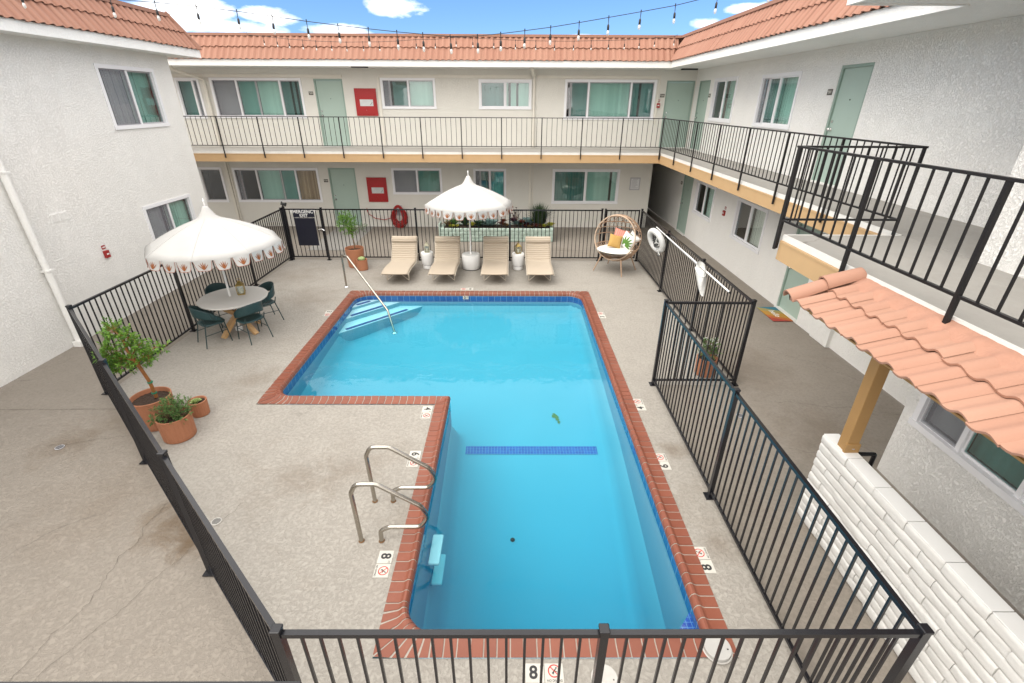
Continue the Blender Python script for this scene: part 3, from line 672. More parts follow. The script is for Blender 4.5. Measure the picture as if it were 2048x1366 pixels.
# conduits and downpipes on the far wing
c = MB()
for z, a, b in ((5.035, -12, -5.66), (5.05, -4.4, .7), (5.05, .92, 5.02)): c.box(a, b, BY-.03, BY-.001, z-.045, z+.045)
c.box(-4.50, -4.42, BY-.03, BY-.001, Z2, 5.0); c.box(5.02, 5.08, BY-.03, BY-.001, 3.6, 5.1); c.build('conduit', 'cream_paint', back)
c = MB(); c.tube(rounded([(.72, 17.5, 5.27), (.72, 17.5, 5.2), (.81, BY-.05, 5.05), (.81, BY-.05, Z2)], .08, 5), .045, 10); c.box(.60, .66, 17.6, 17.66, 5.2, 5.27); c.build('downpipe', 'cream_paint', back, 50)
c = MB(); c.tube(rounded([(-10.82, 17.5, 5.27), (-10.82, 17.5, 5.18), (-10.3, BY-.05, 4.92), (-10.3, BY-.05, Z2)], .08, 5), .045, 10); c.box(-11.0, -10.94, 17.6, 17.66, 5.2, 5.27); c.build('downpipe', 'cream_paint', back, 50)
for x in (.69, -10.35):
    c = MB(); c.box(x, x+.09, BY-.05, BY-.001, 0, EZ); c.box(x+.13, x+.17, BY-.03, BY-.001, 0, EZ); c.build('downpipe', 'cream_paint', back)

# ------------------------------------------------------------ near awning, white brick wall
def awning():
    t = thing('tile_awning', 'salmon clay tile awning on a tan post below the upper landing', 'awning', (3.4, 2, 2.5))
    xe, ze, xt, zt, y1 = 2.80, 2.56, 3.42, 2.775, 4.50; U = (xt-xe, 0, zt-ze); S = math.hypot(U[0], U[2]); Nn = (-U[2], 0, U[0])
    m = MB(); tiles(m, (xe, -3.0, ze), (0, 1, 0), y1+3.0-.12, U, S, Nn, 2, .205, .035, seed=11, lift=.028, thick=.018); m.build('tile_roof', 'awning_tile', t, 50, recalc=False)
    u = Vector(U).normalized(); nn = Vector(Nn).normalized()
    for a, b, r0, r1 in ((-.03, S*.56, .092, .076), (S*.48, S+.02, .094, .080)):
        e = MB(); A = Vector((xe, y1-.10, ze))+u*a+nn*.012; B = Vector((xe, y1-.10, ze))+u*b+nn*(.03 if a < 0 else .03)
        if a > 0: A = A+nn*.03
        n = 12; vs = []
        for P_, r in ((A, r0), (B, r1)):
            for ri in (r, r-.016):
                for k in range(n+1):
                    th = PI*k/n; vs.append(P_+Vector((0, 1, 0))*math.cos(th)*ri+nn*math.sin(th)*ri)
        q = n+1; F = []
        for k in range(n): F += [(k, k+1, 2*q+k+1, 2*q+k), (q+k, 3*q+k, 3*q+k+1, q+k+1), (k, q+k, q+k+1, k+1)]
        e.add(vs, F); e.build('ridge_tile', 'awning_tile', t, 50, recalc=False)
    # mortar fillet along the slab edge
    f = MB()
    def fn(i, j):
        y = -3+7.44*i; t_ = ((y+3.0)/.205) % 1; h = .035*math.sin(PI*t_/.58) if t_ < .58 else -.0105*math.sin(PI*(t_-.58)/.42)
        x = xt-.15*(1-j)+.02*noise.noise(Vector((y*5, 3, 1)))*(1-j); zs = ze+(x-xe)*(zt-ze)/(xt-xe)
        e = math.sin(PI*min(1, j*1.6+.0)/1.0) if j < .6 else 1
        return (x, y, zs+h*(1-j)+.008+.030*min(1, j*2.2)+.006*noise.noise(Vector((y*14, j*3, 2))))
    f.grid(fn, 420, 6); f.build('mortar_fillet', 'mortar', t, 60)
    d = MB(); d.bar((3.11+.04, -3, (ze+zt)/2-.052), (3.11+.04, y1-.16, (ze+zt)/2-.052), .60, .02, Nn); d.build('deck_board', 'tan_dark', t)
    e = MB(); e.bar((2.93, -3, 2.555), (2.93, y1-.15, 2.555), .05, .05, Nn); e.build('eave_beam', 'tan_dark', t)
    for y in (4.2, 3.05, 1.9, .75):
        MB().bar((2.90, y, 2.515), (3.40, y, 2.69), .07, .09).build('rafter', 'tan_dark', t)
    p = MB().bevbox(3.415, 3.535, 3.80, 3.92, 1.125, 2.56, .006); po = p.build('post', 'tan_post', t)
    k = MB().bevbox(3.40, 3.55, 3.785, 3.815, 1.125, 1.23, .004); k.build('bracket', 'tan_post', po); MB().bevbox(3.40, 3.43, 3.785, 3.935, 2.30, 2.55, .004).build('bracket', 'tan_post', po)
    b = MB(); b.lathe([(.0, -.006), (.013, -.004), (.016, 0)], 10, (3.48, 3.785, 1.18)); b.build('bolt', 'grey_alu', po)
    return t
simple('tan_post', (.36, .21, .078), .55, .08, 4, .25, 60)
def awn_mat():
    g = NG('awning_tile'); r = g.rnd()
    col = g.mix(g.noise(1.4, 5), (.355, .188, .128), (.42, .242, .172)); col = g.mix(g.math('MULTIPLY', r, .3), col, (.345, .165, .11))
    col = g.mix(g.ramp(g.noise(7, 7, .75), [(.60, 0), (.74, .35)]), col, (.42, .20, .13)); col = g.mix(g.ramp(g.noise(25, 4, .7), [(.68, 0), (.75, .5)]), col, (.25, .12, .08))
    g.base(col); g.set(Roughness=.72); g.bump(g.noise(70, 5), .35, .005)
awn_mat(); awning()
def brickwall():
    t = thing('brick_wall', 'low white painted slump brick wall below the tile awning', 'wall', (3.45, 1, 0)); rnd = random.Random(9); m = MB(); x0, x1 = 3.38, 3.535
    g = NG('white_brick'); g.base(g.mix(g.noise(3, 6, .65), (.68, .675, .655), (.55, .54, .515))); g.set(Roughness=.75); g.bump(g.noise(24, 7, .7, .4), .5, .012)
    H = .1016; nc = 11
    bm = bmesh.new(); bmesh.ops.create_cube(bm, size=1); bmesh.ops.subdivide_edges(bm, edges=bm.edges[:], cuts=5, use_grid_fill=True); bm.verts.index_update()
    cv = [v.co.copy() for v in bm.verts]; cf = [[v.index for v in f.verts] for f in bm.faces]; bm.free()
    for r in range(nc):
        y = 4.1-(.2 if r % 2 else 0)
        if r % 2: spans = [(4.1-.2, 4.1)]
        else: spans = []
        while y > -2.2: spans.append((y-.4, y)); y -= .4
        for (a, b) in spans:
            dx = rnd.uniform(-.006, .010); sd = rnd.uniform(0, 100); L = b-a-.007; vs = []
            for c in cv:
                e = max(abs(c.y)*2*L/2-(L/2-.022), 0)/.022; ez = max(abs(c.z)*2-.45, 0)/.55
                ins = .010*(ez**2.8)+.005*e**2 if abs(c.x) > .49 else 0
                x = (x0+x1)/2+c.x*(x1-x0); sg = -1 if c.x < 0 else 1; yy = (a+b)/2+c.y*L; zz = H*r+H/2+c.z*(H-.004)
                nz = noise.noise(Vector((yy*9+sd, zz*16, sg)))*.007 if abs(c.x) > .49 else 0
                zz += noise.noise(Vector((yy*6, sd, r)))*.002
                vs.append((x-sg*ins+sg*nz-dx*(1 if sg < 0 else 0), yy, zz))
            m.add(vs, cf)
    m.build('brick_courses', 'white_brick', t, 60); MB().box(x0+.022, x1-.022, -2.2, 4.09, 0, 1.11).build('mortar_core', 'white_edge', t)
    c = MB(); y = 4.1
    while y > -2.2: c.bevbox(x0+.006, x1+.012, y-.395, y-.002, 1.119, 1.128, .003); y -= .4
    c.build('wall_cap', 'white_paint', t)
brickwall()
hr = MB(); hr.tube(rounded([(3.56, 3.86, 1.05), (3.80, 3.86, 1.05), (3.80, 3.86, .0)], .02, 3), .022, 8); tag(hr.build('grab_bar', 'black_metal', None, 50), 'short black steel grab bar beside the tan awning post', 'handrail')

# ------------------------------------------------------------ railings and fences
def pickets(a, b, z0, z1, sp, wd, skip=.0):
    m = MB(); a, b = Vector(a), Vector(b); d = b-a; L = d.length; d.normalize(); n = max(1, round(L/sp))
    for i in range(1, n):
        p = a+d*(L*i/n); m.bar((p.x, p.y, z0), (p.x, p.y, z1), wd, wd, d)
    return m
def railing(label, pts, zt, zb, zfoot, sp_post, sp, mat='black_metal', ends=(1, 1), pw=.03, wd=.013, rail=(.045, .022)):
    t = thing('balcony_railing', label, 'railing', (*pts[0], zb))
    for (a, b) in zip(pts, pts[1:]):
        A, B = Vector(a), Vector(b); d = B-A; L = d.length; d.normalize(); n = max(1, round(L/sp_post)); e = d*.022
        MB().bar((*(A-e), zt-.011), (*(B+e), zt-.011), *rail).build('top_rail', mat, t); MB().bar((*A, zb), (*B, zb), rail[0]*.7, rail[1]).build('bottom_rail', mat, t)
        for i in range(n+1):
            if i == 0 and a != pts[0]: continue
            p = A+d*(L*i/n); MB().bar((p.x, p.y, zfoot), (p.x, p.y, zt-.022), pw, pw, d).build('post', mat, t)
        for i in range(n):
            p, q = A+d*(L*i/n), A+d*(L*(i+1)/n); pickets(p, q, zb+.011, zt-.022, sp, wd).build('picket_panel', mat, t)
    return t
railing('black steel railing along the far upper walkway', [(-14.3, 16.43), (4.83, 16.43)], 3.86, 3.01, 2.64, 1.31, .164)
railing('black steel railing along the right upper walkway, turning out at the landing', [(4.83, 16.39), (4.83, 5.93), (3.37, 5.93)], 3.86, 3.01, 2.64, 1.45, .155, 'dark_metal')
railing('black steel railing of the near upper landing above the tile awning', [(3.37, 5.90), (3.37, -3.1)], 3.86, 3.01, 2.66, 1.28, .155, 'dark_metal', pw=.034, wd=.016)
railing('dark railing top of the balcony the picture is taken from', [(-3.2, .60), (-.50, .60)], 3.110, 2.4, 2.2, 1.3, .12)
HT = 1.52
def fence(label, posts, group='black fence runs round the pool', sp=.113, first=True, last=True, lift=.09):
    t = thing('pool_fence', label, 'fence', (*posts[0], 0), 0, group)
    for i, p in enumerate(posts):
        if (i == 0 and not first) or (i == len(posts)-1 and not last): continue
        h = .025; o = MB().box(p[0]-h, p[0]+h, p[1]-h, p[1]+h, 0, HT+.01).build('post', 'black_metal', t)
        MB().bevbox(p[0]-.031, p[0]+.031, p[1]-.031, p[1]+.031, HT+.01, HT+.035, .006).build('post_cap', 'black_metal', o); MB().box(p[0]-.06, p[0]+.06, p[1]-.06, p[1]+.06, .001, .012).build('base_plate', 'black_metal', o)
    for a, b in zip(posts, posts[1:]):
        d = (Vector(b)-Vector(a)).normalized()*.026; A, B = Vector(a)+d, Vector(b)-d
        MB().bar((*A, HT-.02), (*B, HT-.02), .034, .034).build('top_rail', 'black_metal', t); MB().bar((*A, lift), (*B, lift), .030, .030).build('bottom_rail', 'black_metal', t)
        pickets(A, B, lift+.015, HT-.037, sp, .016).build('picket_panel', 'black_metal', t)
    return t
fence('far run of black pool fence behind the loungers', [(-5.46, 13.97), (-2.74, 13.97), (0, 13.97), (2.68, 13.97)])
fence('right run of black pool fence carrying the rescue ring and pole', [(3.83, 13.95), (3.83, 11.37), (3.83, 9.06), (3.83, 6.9)])
fence('near right run of black pool fence beside the deep end', [(2.45, 6.9), (2.45, 4.32), (2.45, 1.72)])
fence('short black fence panel across the jog at the potted shrub', [(2.45, 6.9), (3.83, 6.9)], first=False, last=False)
fence('front run of black pool fence nearest the camera', [(2.45, 1.72), (.56, 1.72), (-1.36, 1.72)], first=False)
fence('slanting left run of black pool fence in front of the terracotta pots', [(-1.36, 1.72), (-3.04, 3.28), (-4.83, 4.94), (-6.6, 6.6)], first=False)
fence('left run of black pool fence behind the round dining table', [(-6.6, 6.6), (-6.6, 8.98), (-6.6, 11.72), (-6.6, 13.93)], first=False)
def gate(label, a, b):
    t = thing('pool_gate', label, 'gate', (*a, 0)); A, B = Vector(a), Vector(b); d = (B-A).normalized(); A2, B2 = A+d*.035, B-d*.04
    fr = MB(); 
    for p in (A2, B2): fr.box(p.x-.018, p.x+.018, p.y-.018, p.y+.018, .08, HT+.0)
    fr.bar((*A2, HT-.02), (*B2, HT-.02), .034, .034); fr.bar((*A2, .1), (*B2, .1), .03, .03); fr.build('gate_frame', 'black_metal', t)
    pickets(A2, B2, .11, HT-.037, .12, .016).build('picket_panel', 'black_metal', t); return t
g1 = gate('black pool gate with the dark emergency exit panel', (-6.54, 13.97), (-5.46, 13.97))
MB().box(-6.57, -6.51, 13.94, 14.0, 0, HT+.06).build('hinge_post', 'black_metal', g1)
pn = MB().box(-6.27, -5.67, 13.925, 13.937, .45, 1.27).build('panel', 'sign_navy', g1); sg = MB().box(-6.27, -5.66, 13.915, 13.937, 1.285, 1.50).build('sign_board', 'sign_navy', g1)
for tx, z, s_ in (('EMERGENCY', 1.44, .128), ('EXIT', 1.335, .115)): text_mb(tx, s_, bold=.0015).xform(frame((-5.965, 13.911, z), (1, 0, 0), (0, 0, 1))).build('lettering', 'text_white', sg)
MB().box(-6.24, -5.69, 13.912, 13.916, 1.262, 1.268).build('rule_line', 'grey_alu', sg)
lt = MB(); lt.tube([(-5.60, 13.90, .93), (-5.50, 13.90, .95), (-5.44, 13.91, .90)], .016, 8); lt.box(-5.56, -5.50, 13.90, 13.95, .88, 1.0); lt.build('latch', 'chrome', g1)
g2 = gate('plain black pool gate behind the rattan egg chair', (2.78, 13.97), (3.80, 13.97)); MB().box(2.75, 2.80, 13.945, 13.995, 0, HT+.03).build('latch_post', 'black_metal', g2)

# ------------------------------------------------------------ umbrellas
simple('canvas', (.49, .484, .470), .85, .04, 5, .15, 120)
simple('motif_rust', (.30, .095, .026), .8, .25, 20)
simple('border_brown', (.34, .10, .05), .8, .15, 20)
def canopy_parts(t, ph):
    NR = 8; RIM = 1.20
    prof = [(.035, 2.545), (.055, 2.515), (.085, 2.46), (.118, 2.40), (.155, 2.35), (.21, 2.308), (.30, 2.272), (.42, 2.228), (.56, 2.170), (.72, 2.098), (.90, 2.008), (1.06, 1.920), (RIM, 1.838)]
    def rim(a, r, z):
        # straight panels between the ribs, sagging a little
        k = ((a-ph) / (2*PI/NR)) % 1; half = PI/NR; chord = math.cos(half)/math.cos((k-.5)*2*half); w_ = max(0, min(1, (r-.15)/.4))
        rr = r*(1-w_*(1-chord)*.8); return rr, z-.030*w_*math.sin(PI*k)**2*(r/RIM)
    m = MB(); n = 96; vs = []; fs = []
    for (r, z) in prof:
        for j in range(n):
            a = 2*PI*j/n; rr, zz = rim(a, r, z); vs.append((rr*math.cos(a), rr*math.sin(a), zz))
    for i in range(len(prof)-1):
        for j in range(n): fs.append((i*n+j, i*n+(j+1) % n, (i+1)*n+(j+1) % n, (i+1)*n+j))
    m.add(vs, fs)
    for k in range(NR):
        a = ph+2*PI*k/NR; m.tube([(rim(a, r, z)[0]*math.cos(a), rim(a, r, z)[0]*math.sin(a), rim(a, r, z)[1]+.002) for r, z in prof[4:]], .004, 4)
    cv = m.build('canopy', 'canvas', t, 40, local=True)
    so_ = cv.modifiers.new('thickness', 'SOLIDIFY'); so_.thickness = .004
    NS = 24; pit = 2*PI/NS
    for s in range(NS):
        va = MB(); bo = MB(); mo = MB()
        a0 = ph+pit*s+.05*pit; a1 = ph+pit*(s+1)-.05*pit; H = .185; rnd = random.Random(s); tl = rnd.uniform(.00, .05)
        def pt(u, v, o=0):
            a = a0+(a1-a0)*u; rr, zz = rim(a, RIM, 1.840); c = abs(2*u-1); low = H*(1-.95*max(0, (c-.55)/.45)**2.4)
            rr = rr+.004+o+(.012+tl)*v*math.sin(PI*u)-.012*v; return (rr*math.cos(a), rr*math.sin(a), zz-.0-low*v)
        va.grid(lambda u, v: pt(u, v), 14, 6)
        bo.tube([pt(i/20, 1.0, .001) for i in range(21)], .0042, 5)
        for k in (-2, -1, 0, 1, 2):
            L = (.115, .135, .15)[2-abs(k)] if True else 0; b = (.5+.010*k, .88); e = (.5+.135*k, .84-(.70 if abs(k) < 2 else .60)+(.06*abs(k))); q = []
            dx, dy = e[0]-b[0], e[1]-b[1]; ln = math.hypot(dx, dy)
            for i in range(7):
                tt = i/6; w_ = .034*math.sin(PI*(.12+.86*tt)); q.append((b[0]+dx*tt, b[1]+dy*tt, w_))
            vv = [pt(x-w_, y, .004) for x, y, w_ in q]+[pt(x+w_, y, .004) for x, y, w_ in q]
            mo.add(vv, [(i, i+1, 8+i, 7+i) for i in range(6)])
        vo = va.build('valance_flap', 'canvas', t, 40, local=True, recalc=False); mo.build('leaf_motif', 'motif_rust', vo, None, local=True, recalc=False); bo.build('border', 'border_brown', vo, None, local=True)
    rb = MB()
    for k in range(NR):
        a = ph+2*PI*k/NR; MB().bar((.04*math.cos(a), .04*math.sin(a), 2.20), (1.17*math.cos(a), 1.17*math.sin(a), 1.83), .014, .018).build('rib', 'white_paint', t, None, local=True)
    MB().lathe([(.012, 2.54), (.011, 2.62), (.016, 2.625), (.016, 2.65), (.009, 2.66), (.012, 2.672), (.0, 2.685)], 10).build('finial', 'white_paint', t, 40, local=True)
def umbrella(label, loc, z0, ph):
    t = thing('patio_umbrella', label, 'umbrella', loc, 0, 'white scalloped umbrellas by the pool'); canopy_parts(t, ph)
    MB().tube([(0, 0, z0), (0, 0, 2.5)], .021, 12).build('pole', 'white_paint', t, 50, local=True); return t
umbrella('white scalloped umbrella standing through the round dining table', (-5.68, 9.04, 0), .05, .2)
umbrella('white scalloped umbrella standing in the round white base between the loungers', (-1.11, 13.19, 0), .43, .25)
t = thing('umbrella_base', 'round fluted white drum holding the umbrella between the loungers', 'umbrella base', (-1.11, 13.19, 0))
MB().lathe([(.24, .02), (.25, .03), (.255, .40), (.245, .43), (.03, .435), (.001, .435)], 72, flute=lambda j, r, z: (.014 if j % 2 else 0) if r > .2 and .02 < z < .42 else 0).build('drum', 'white_paint', t, 60, local=True)
MB().lathe([(.235, .0), (.24, .02)], 32).build('base_ring', 'room_dark', t, 60, local=True); MB().lathe([(.035, .43), (.035, .47), (.022, .48)], 12).build('collar', 'white_paint', t, 40, local=True)

# ------------------------------------------------------------ dining table and chairs
simple('oak', (.58, .36, .17), .6, .14, 9, .2, 50)
simple('table_top', (.56, .54, .51), .6, .06, 2, .1, 80)
simple('chair_green', (.014, .042, .046), .42, .2, 12, .15, 180)
simple('brass', (.36, .26, .09), .38, .1, 12, 0, 60, .75)
simple('candle', (.78, .74, .64), .6, .03, 8)
t = thing('dining_table', 'round pale grey dining table with crossed oak legs under the left umbrella', 'table', (-5.60, 9.0, 0))
top = MB().lathe([(.001, .712), (.60, .712), (.635, .718), (.64, .73), (.64, .742), (.632, .75), (.001, .75)], 64); top.build('tabletop', 'table_top', t, 30, local=True)
for k in range(4):
    a = PI/4+k*PI/2+.35; c_, s_ = math.cos(a), math.sin(a)
    MB().bar((.43*c_, .43*s_, .0), (-.0*c_, -.0*s_, .40), .085, .07).bar((0, 0, .34), (.40*c_, .40*s_, .70), .085, .07).build('leg', 'oak', t, None, local=True)
MB().tube([(-.08, .04, .0), (-.08, .04, .06)], .07, 14).tube([(-.08, .04, .06), (-.08, .04, .3)], .03, 12).build('umbrella_socket', 'white_paint', t, 50, local=True)
def chair(label, loc, rz):
    t = thing('garden_chair', label, 'chair', loc, rz, 'green metal chairs at the round table')
    s = MB()
    def seat(u, v):
        a = 2*PI*u; q = .62; cx = math.copysign(abs(math.cos(a))**q, math.cos(a)); sy = math.copysign(abs(math.sin(a))**q, math.sin(a))
        return (.225*cx*v, .21*sy*v+.01, .44-.012*(1-v**2)-.02*max(0, v-.93)/.07)
    s.grid(seat, 40, 8, True); so_ = s.build('seat', 'chair_mesh', t, 60, local=True, recalc=False); mo = so_.modifiers.new('thickness', 'SOLIDIFY'); mo.thickness = .012
    b = MB()
    def band(u, v):
        an = (u-.5)*2; A = R(-90+an*128); e = abs(an); zt = .815-.31*e**2.2-.03*e; zb = .615-.15*e**1.5
        if e > 2: zb = .535-.06*e
        zt = max(zt, zb+.012); z = zb+(zt-zb)*v; k = 1.0+.16*(z-.44)
        return (.255*k*math.cos(A), .245*k*math.sin(A)-.05*(z-.44), z)
    b.grid(band, 48, 8); bo = b.build('backrest', 'chair_mesh', t, 60, local=True, recalc=False); mo = bo.modifiers.new('thickness', 'SOLIDIFY'); mo.thickness = .010; mo.offset = 0
    MB().tube([band(i/48, 1) for i in range(49)], .0085, 6).build('back_rim', 'chair_green', t, 60, local=True)
    for sx in (-1, 1):
        MB().tube(rounded([(sx*.215, .215, 0), (sx*.19, .17, .42), (sx*.19, .13, .43)], .02, 3), .0105, 8).build('leg', 'chair_green', t, 60, local=True)
        MB().tube(rounded([(sx*.225, -.26, 0), (sx*.185, -.17, .43), (sx*.195, -.205, .55)], .03, 3), .0105, 8).build('leg', 'chair_green', t, 60, local=True)
        MB().tube([(sx*.205, .19, .26), (sx*.205, -.21, .24)], .007, 6).build('stretcher', 'chair_green', t, 60, local=True)
    MB().tube([(-.208, .19, .27), (.208, .19, .27)], .007, 6).build('stretcher', 'chair_green', t, 60, local=True); return t
g = NG('chair_mesh'); wv = g.n('ShaderNodeTexWave'); wv.inputs['Scale'].default_value = 38; g.l(g.co, wv.inputs[0]); g.base(g.mix(wv.outputs[1], (.010, .032, .036), (.022, .065, .068))); g.set(Roughness=.45); g.bump(wv.outputs[1], .4, .004)
ch = chair('green chair at the near left of the round table, facing away from the pots', (-5.86, 8.50, 0), -R(40))
dup(ch, (-5.16, 8.65, 0), R(56), 'green chair at the near right of the round table, its back to the pool')
dup(ch, (-5.30, 9.50, 0), R(138), 'green chair at the far right of the round table, facing the umbrella pole')
dup(ch, (-6.10, 9.42, 0), -R(130), 'green chair mostly hidden behind the round table, next to the fence')
def lantern(label, loc, rz, s, mat):
    t = thing('candle_lantern', label, 'lantern', loc, rz, 'small candle lanterns'); h = .065*s
    MB().box(-h, h, -h, h, 0, .022*s).build('base', mat, t, None, local=True)
    for sx in (-1, 1):
        for sy in (-1, 1): MB().box(sx*h-.006*s, sx*h+.006*s, sy*h-.006*s, sy*h+.006*s, .022*s, .185*s).build('post', mat, t, None, local=True)
    for a in range(4):
        q = MB().box(-h+.008, h-.008, h-.003, h-.001, .024*s, .183*s); q.xform(Matrix.Rotation(a*PI/2, 4, 'Z')); q.build('pane', 'glass_clear', t, None, local=True)
    MB().lathe([(.09*s*1.08, .183*s), (.095*s, .195*s), (.045*s, .245*s), (.035*s, .25*s), (.035*s, .268*s), (.0, .275*s)], 4).xform(Matrix.Rotation(PI/4, 4, 'Z')).build('roof', mat, t, 20, local=True)
    MB().tube([(.028*s*math.cos(a), 0, .295*s+.028*s*math.sin(a)) for a in [2*PI*i/12 for i in range(12)]], .004*s, 5, True).build('ring_handle', mat, t, None, local=True)
    MB().lathe([(.032*s, .022*s), (.032*s, .115*s), (.001, .118*s)], 14).build('candle', 'candle', t, 40, local=True); return t
simple('lantern_white', (.36, .34, .24), .5, .15, 20)
lantern('brass candle lantern on the round dining table beside the umbrella pole', (-5.50, 9.16, .752), .4, 1.05, 'brass')
lantern('pale weathered lantern on the white side table between the two left loungers', (-2.35, 13.2, .475), .1, 1.0, 'lantern_white')
lantern('gold candle lantern on the white side table between the two right loungers', (.235, 13.12, .475), .35, 1.05, 'brass')
def sidetable(label, loc):
    t = thing('side_table', label, 'side table', loc, 0, 'round white side tables')
    MB().lathe([(.125, .0), (.135, .01), (.138, .10), (.128, .118), (.150, .125), (.158, .14), (.172, .40), (.172, .455), (.165, .47), (.001, .472)], 40).build('body', 'white_paint', t, 28, local=True)
    MB().lathe([(.136, .104), (.1385, .108), (.136, .116)], 40, caps=False).build('groove', 'grey_alu', t, None, local=True); return t
sidetable('round white side table between the two left loungers', (-2.36, 13.22, 0)); sidetable('round white side table between the two right loungers', (.235, 13.14, 0))

# ------------------------------------------------------------ loungers
g = NG('sling'); sp = g.n('ShaderNodeSeparateXYZ'); g.l(g.co, sp.inputs[0])
wv = g.n('ShaderNodeTexWave', bands_direction='Y'); wv.inputs['Scale'].default_value = 11; wv.inputs['Distortion'].default_value = .5; wv.inputs['Detail'].default_value = 2; g.l(g.co, wv.inputs[0])
col = g.mix(wv.outputs[1], (.43, .36, .28), (.49, .415, .325)); col = g.mix(g.math('MULTIPLY', g.noise(140, 2), .4), col, (.39, .32, .24)); g.base(col); g.set(Roughness=.85); g.bump(g.math('ADD', wv.outputs[1], g.noise(150, 2)), .6, .006)
g = NG('sling_back'); wv = g.n('ShaderNodeTexWave', bands_direction='Z'); wv.inputs['Scale'].default_value = 7; wv.inputs['Distortion'].default_value = .8; wv.inputs['Detail'].default_value = 2; g.l(g.co, wv.inputs[0])
col = g.mix(g.ramp(wv.outputs[1], [(.25, 0), (.5, 1)]), (.345, .28, .21), (.49, .415, .325)); g.base(col); g.set(Roughness=.85); g.bump(wv.outputs[1], .8, .01)
simple('frame_cream', (.62, .55, .45), .5, .06, 8)
def lounger(label, loc):
    t = thing('sun_lounger', label, 'sun lounger', loc, 0, 'beige sun loungers in a row'); W = .345
    # side profile, y towards the fence
    cur = [(0, .285), (.04, .30), (.30, .325), (.60, .315), (.90, .285), (1.10, .275), (1.22, .31), (1.32, .42), (1.50, .72), (1.60, .885)]
    def sw(name, a, b, mat):
        P_ = [Vector((0, y, z)) for y, z in cur[a:b+1]]; q = []
        for i in range(len(P_)-1):
            for k in range(5): q.append(P_[i].lerp(P_[i+1], k/5))
        q.append(P_[-1]); m = MB(); n = len(q)
        m.grid(lambda u, v: (-W+2*W*v, q[round(u*(n-1))].y, q[round(u*(n-1))].z-.010*math.sin(PI*v)), n-1, 10)
        o = m.build(name, mat, t, 60, local=True, recalc=False); mo = o.modifiers.new('thickness', 'SOLIDIFY'); mo.thickness = .028; return o
    sw('seat', 0, 6, 'sling'); sw('backrest', 6, 9, 'sling_back')
    hr_ = MB(); c0 = Vector((0, 1.525, .80)); d = (Vector((0, 1.60, .885))-Vector((0, 1.50, .72))).normalized(); nn = Vector((0, -d.z, d.y))
    pts = []
    for i in range(20):
        a = 2*PI*i/20; pts.append(c0+nn*.022+d*(.085*math.copysign(abs(math.cos(a))**.8, math.cos(a)))+nn*(.040*math.sin(a)))
    vs = []; 
    for x in (-W-.004, -W+.02, W-.02, W+.004):
        k = .82 if abs(x) > W else 1; vs += [(x, c0.y+(p.y-c0.y)*k, c0.z+(p.z-c0.z)*k) for p in pts]
    F = [(r*20+j, r*20+(j+1) % 20, (r+1)*20+(j+1) % 20, (r+1)*20+j) for r in range(3) for j in range(20)]+[tuple(range(20))[::-1], tuple(range(60, 80))]
    hr_.add(vs, F); hr_.build('headrest', 'sling_back', t, 40, local=True)
    fr = MB()
    for sx in (-1, 1): fr.tube([(sx*(W+.004), y, z-.014) for y, z in cur], .013, 6)
    fr.build('side_frame', 'frame_cream', t, 60, local=True)
    for y, zt in ((.33, .30), (1.75, .30)):
        l = MB()
        l.tube(rounded([(-.29, y-.06, .29), (-.29, y, .012), (0, y-.0, .27), (.29, y, .012), (.29, y-.06, .29)], .015, 3), .0085, 6); l.tube([(-.29, y+.07, .29), (-.29, y, .012)], .0075, 6); l.tube([(.29, y+.07, .29), (.29, y, .012)], .0075, 6)
        l.build('leg_frame', 'frame_cream', t, 60, local=True)
    MB().tube([(-.30, 1.06, .27), (-.29, 1.86, .30), (.29, 1.86, .30), (.30, 1.06, .27)], .010, 6).build('rear_rail', 'frame_cream', t, 60, local=True)
    MB().tube([(-.28, 1.47, .66), (-.28, 1.80, .30)], .008, 6).tube([(.28, 1.47, .66), (.28, 1.80, .30)], .008, 6).build('back_strut', 'frame_cream', t, 60, local=True); return t
lg = lounger('beige sling lounger at the left end of the row, next to the potted tree', (-2.985, 11.78, 0))
for x, lb in ((-1.765, 'beige sling lounger left of the white umbrella base'), (-.395, 'beige sling lounger right of the white umbrella base'), (.80, 'beige sling lounger at the right end of the row, nearest the egg chair')): dup(lg, (x, 11.78, 0), 0, lb)

# ------------------------------------------------------------ foliage
def leafmat(name, a, b, c, rough=.5, tr=.25):
    g = NG(name); r = g.rnd(); col = g.ramp(r, [(0, a), (.5, b), (1, c)]); g.base(g.mix(g.math('MULTIPLY', g.noise(30, 2), .3), col, tuple(v*.6 for v in b))); g.set(Roughness=rough)
    td = g.n('ShaderNodeBsdfTranslucent'); g.l(col, td.inputs[0]); mx = g.n('ShaderNodeMixShader'); mx.inputs[0].default_value = tr; g.l(g.b.outputs[0], mx.inputs[1]); g.l(td.outputs[0], mx.inputs[2]); g.l(mx.outputs[0], g.out.inputs[0])
leafmat('leaf_lime', (.045, .12, .014), (.12, .27, .025), (.22, .40, .05)); leafmat('leaf_mid', (.04, .10, .022), (.09, .19, .045), (.17, .29, .085)); leafmat('leaf_grey', (.06, .11, .05), (.13, .19, .09), (.24, .28, .17))
leafmat('leaf_dark', (.012, .030, .012), (.028, .060, .022), (.07, .11, .045)); leafmat('leaf_red', (.06, .012, .012), (.13, .03, .02), (.20, .09, .03)); leafmat('leaf_blue', (.12, .20, .19), (.17, .27, .26), (.24, .34, .32), .6, .1)
leafmat('leaf_yellow', (.26, .30, .03), (.40, .38, .05), (.50, .45, .10)); leafmat('leaf_pale', (.30, .40, .12), (.40, .50, .20), (.50, .58, .28)); leafmat('leaf_bronze', (.10, .07, .03), (.18, .10, .04), (.24, .16, .06))
leafmat('leaf_purple', (.03, .012, .02), (.06, .02, .03), (.10, .03, .04))
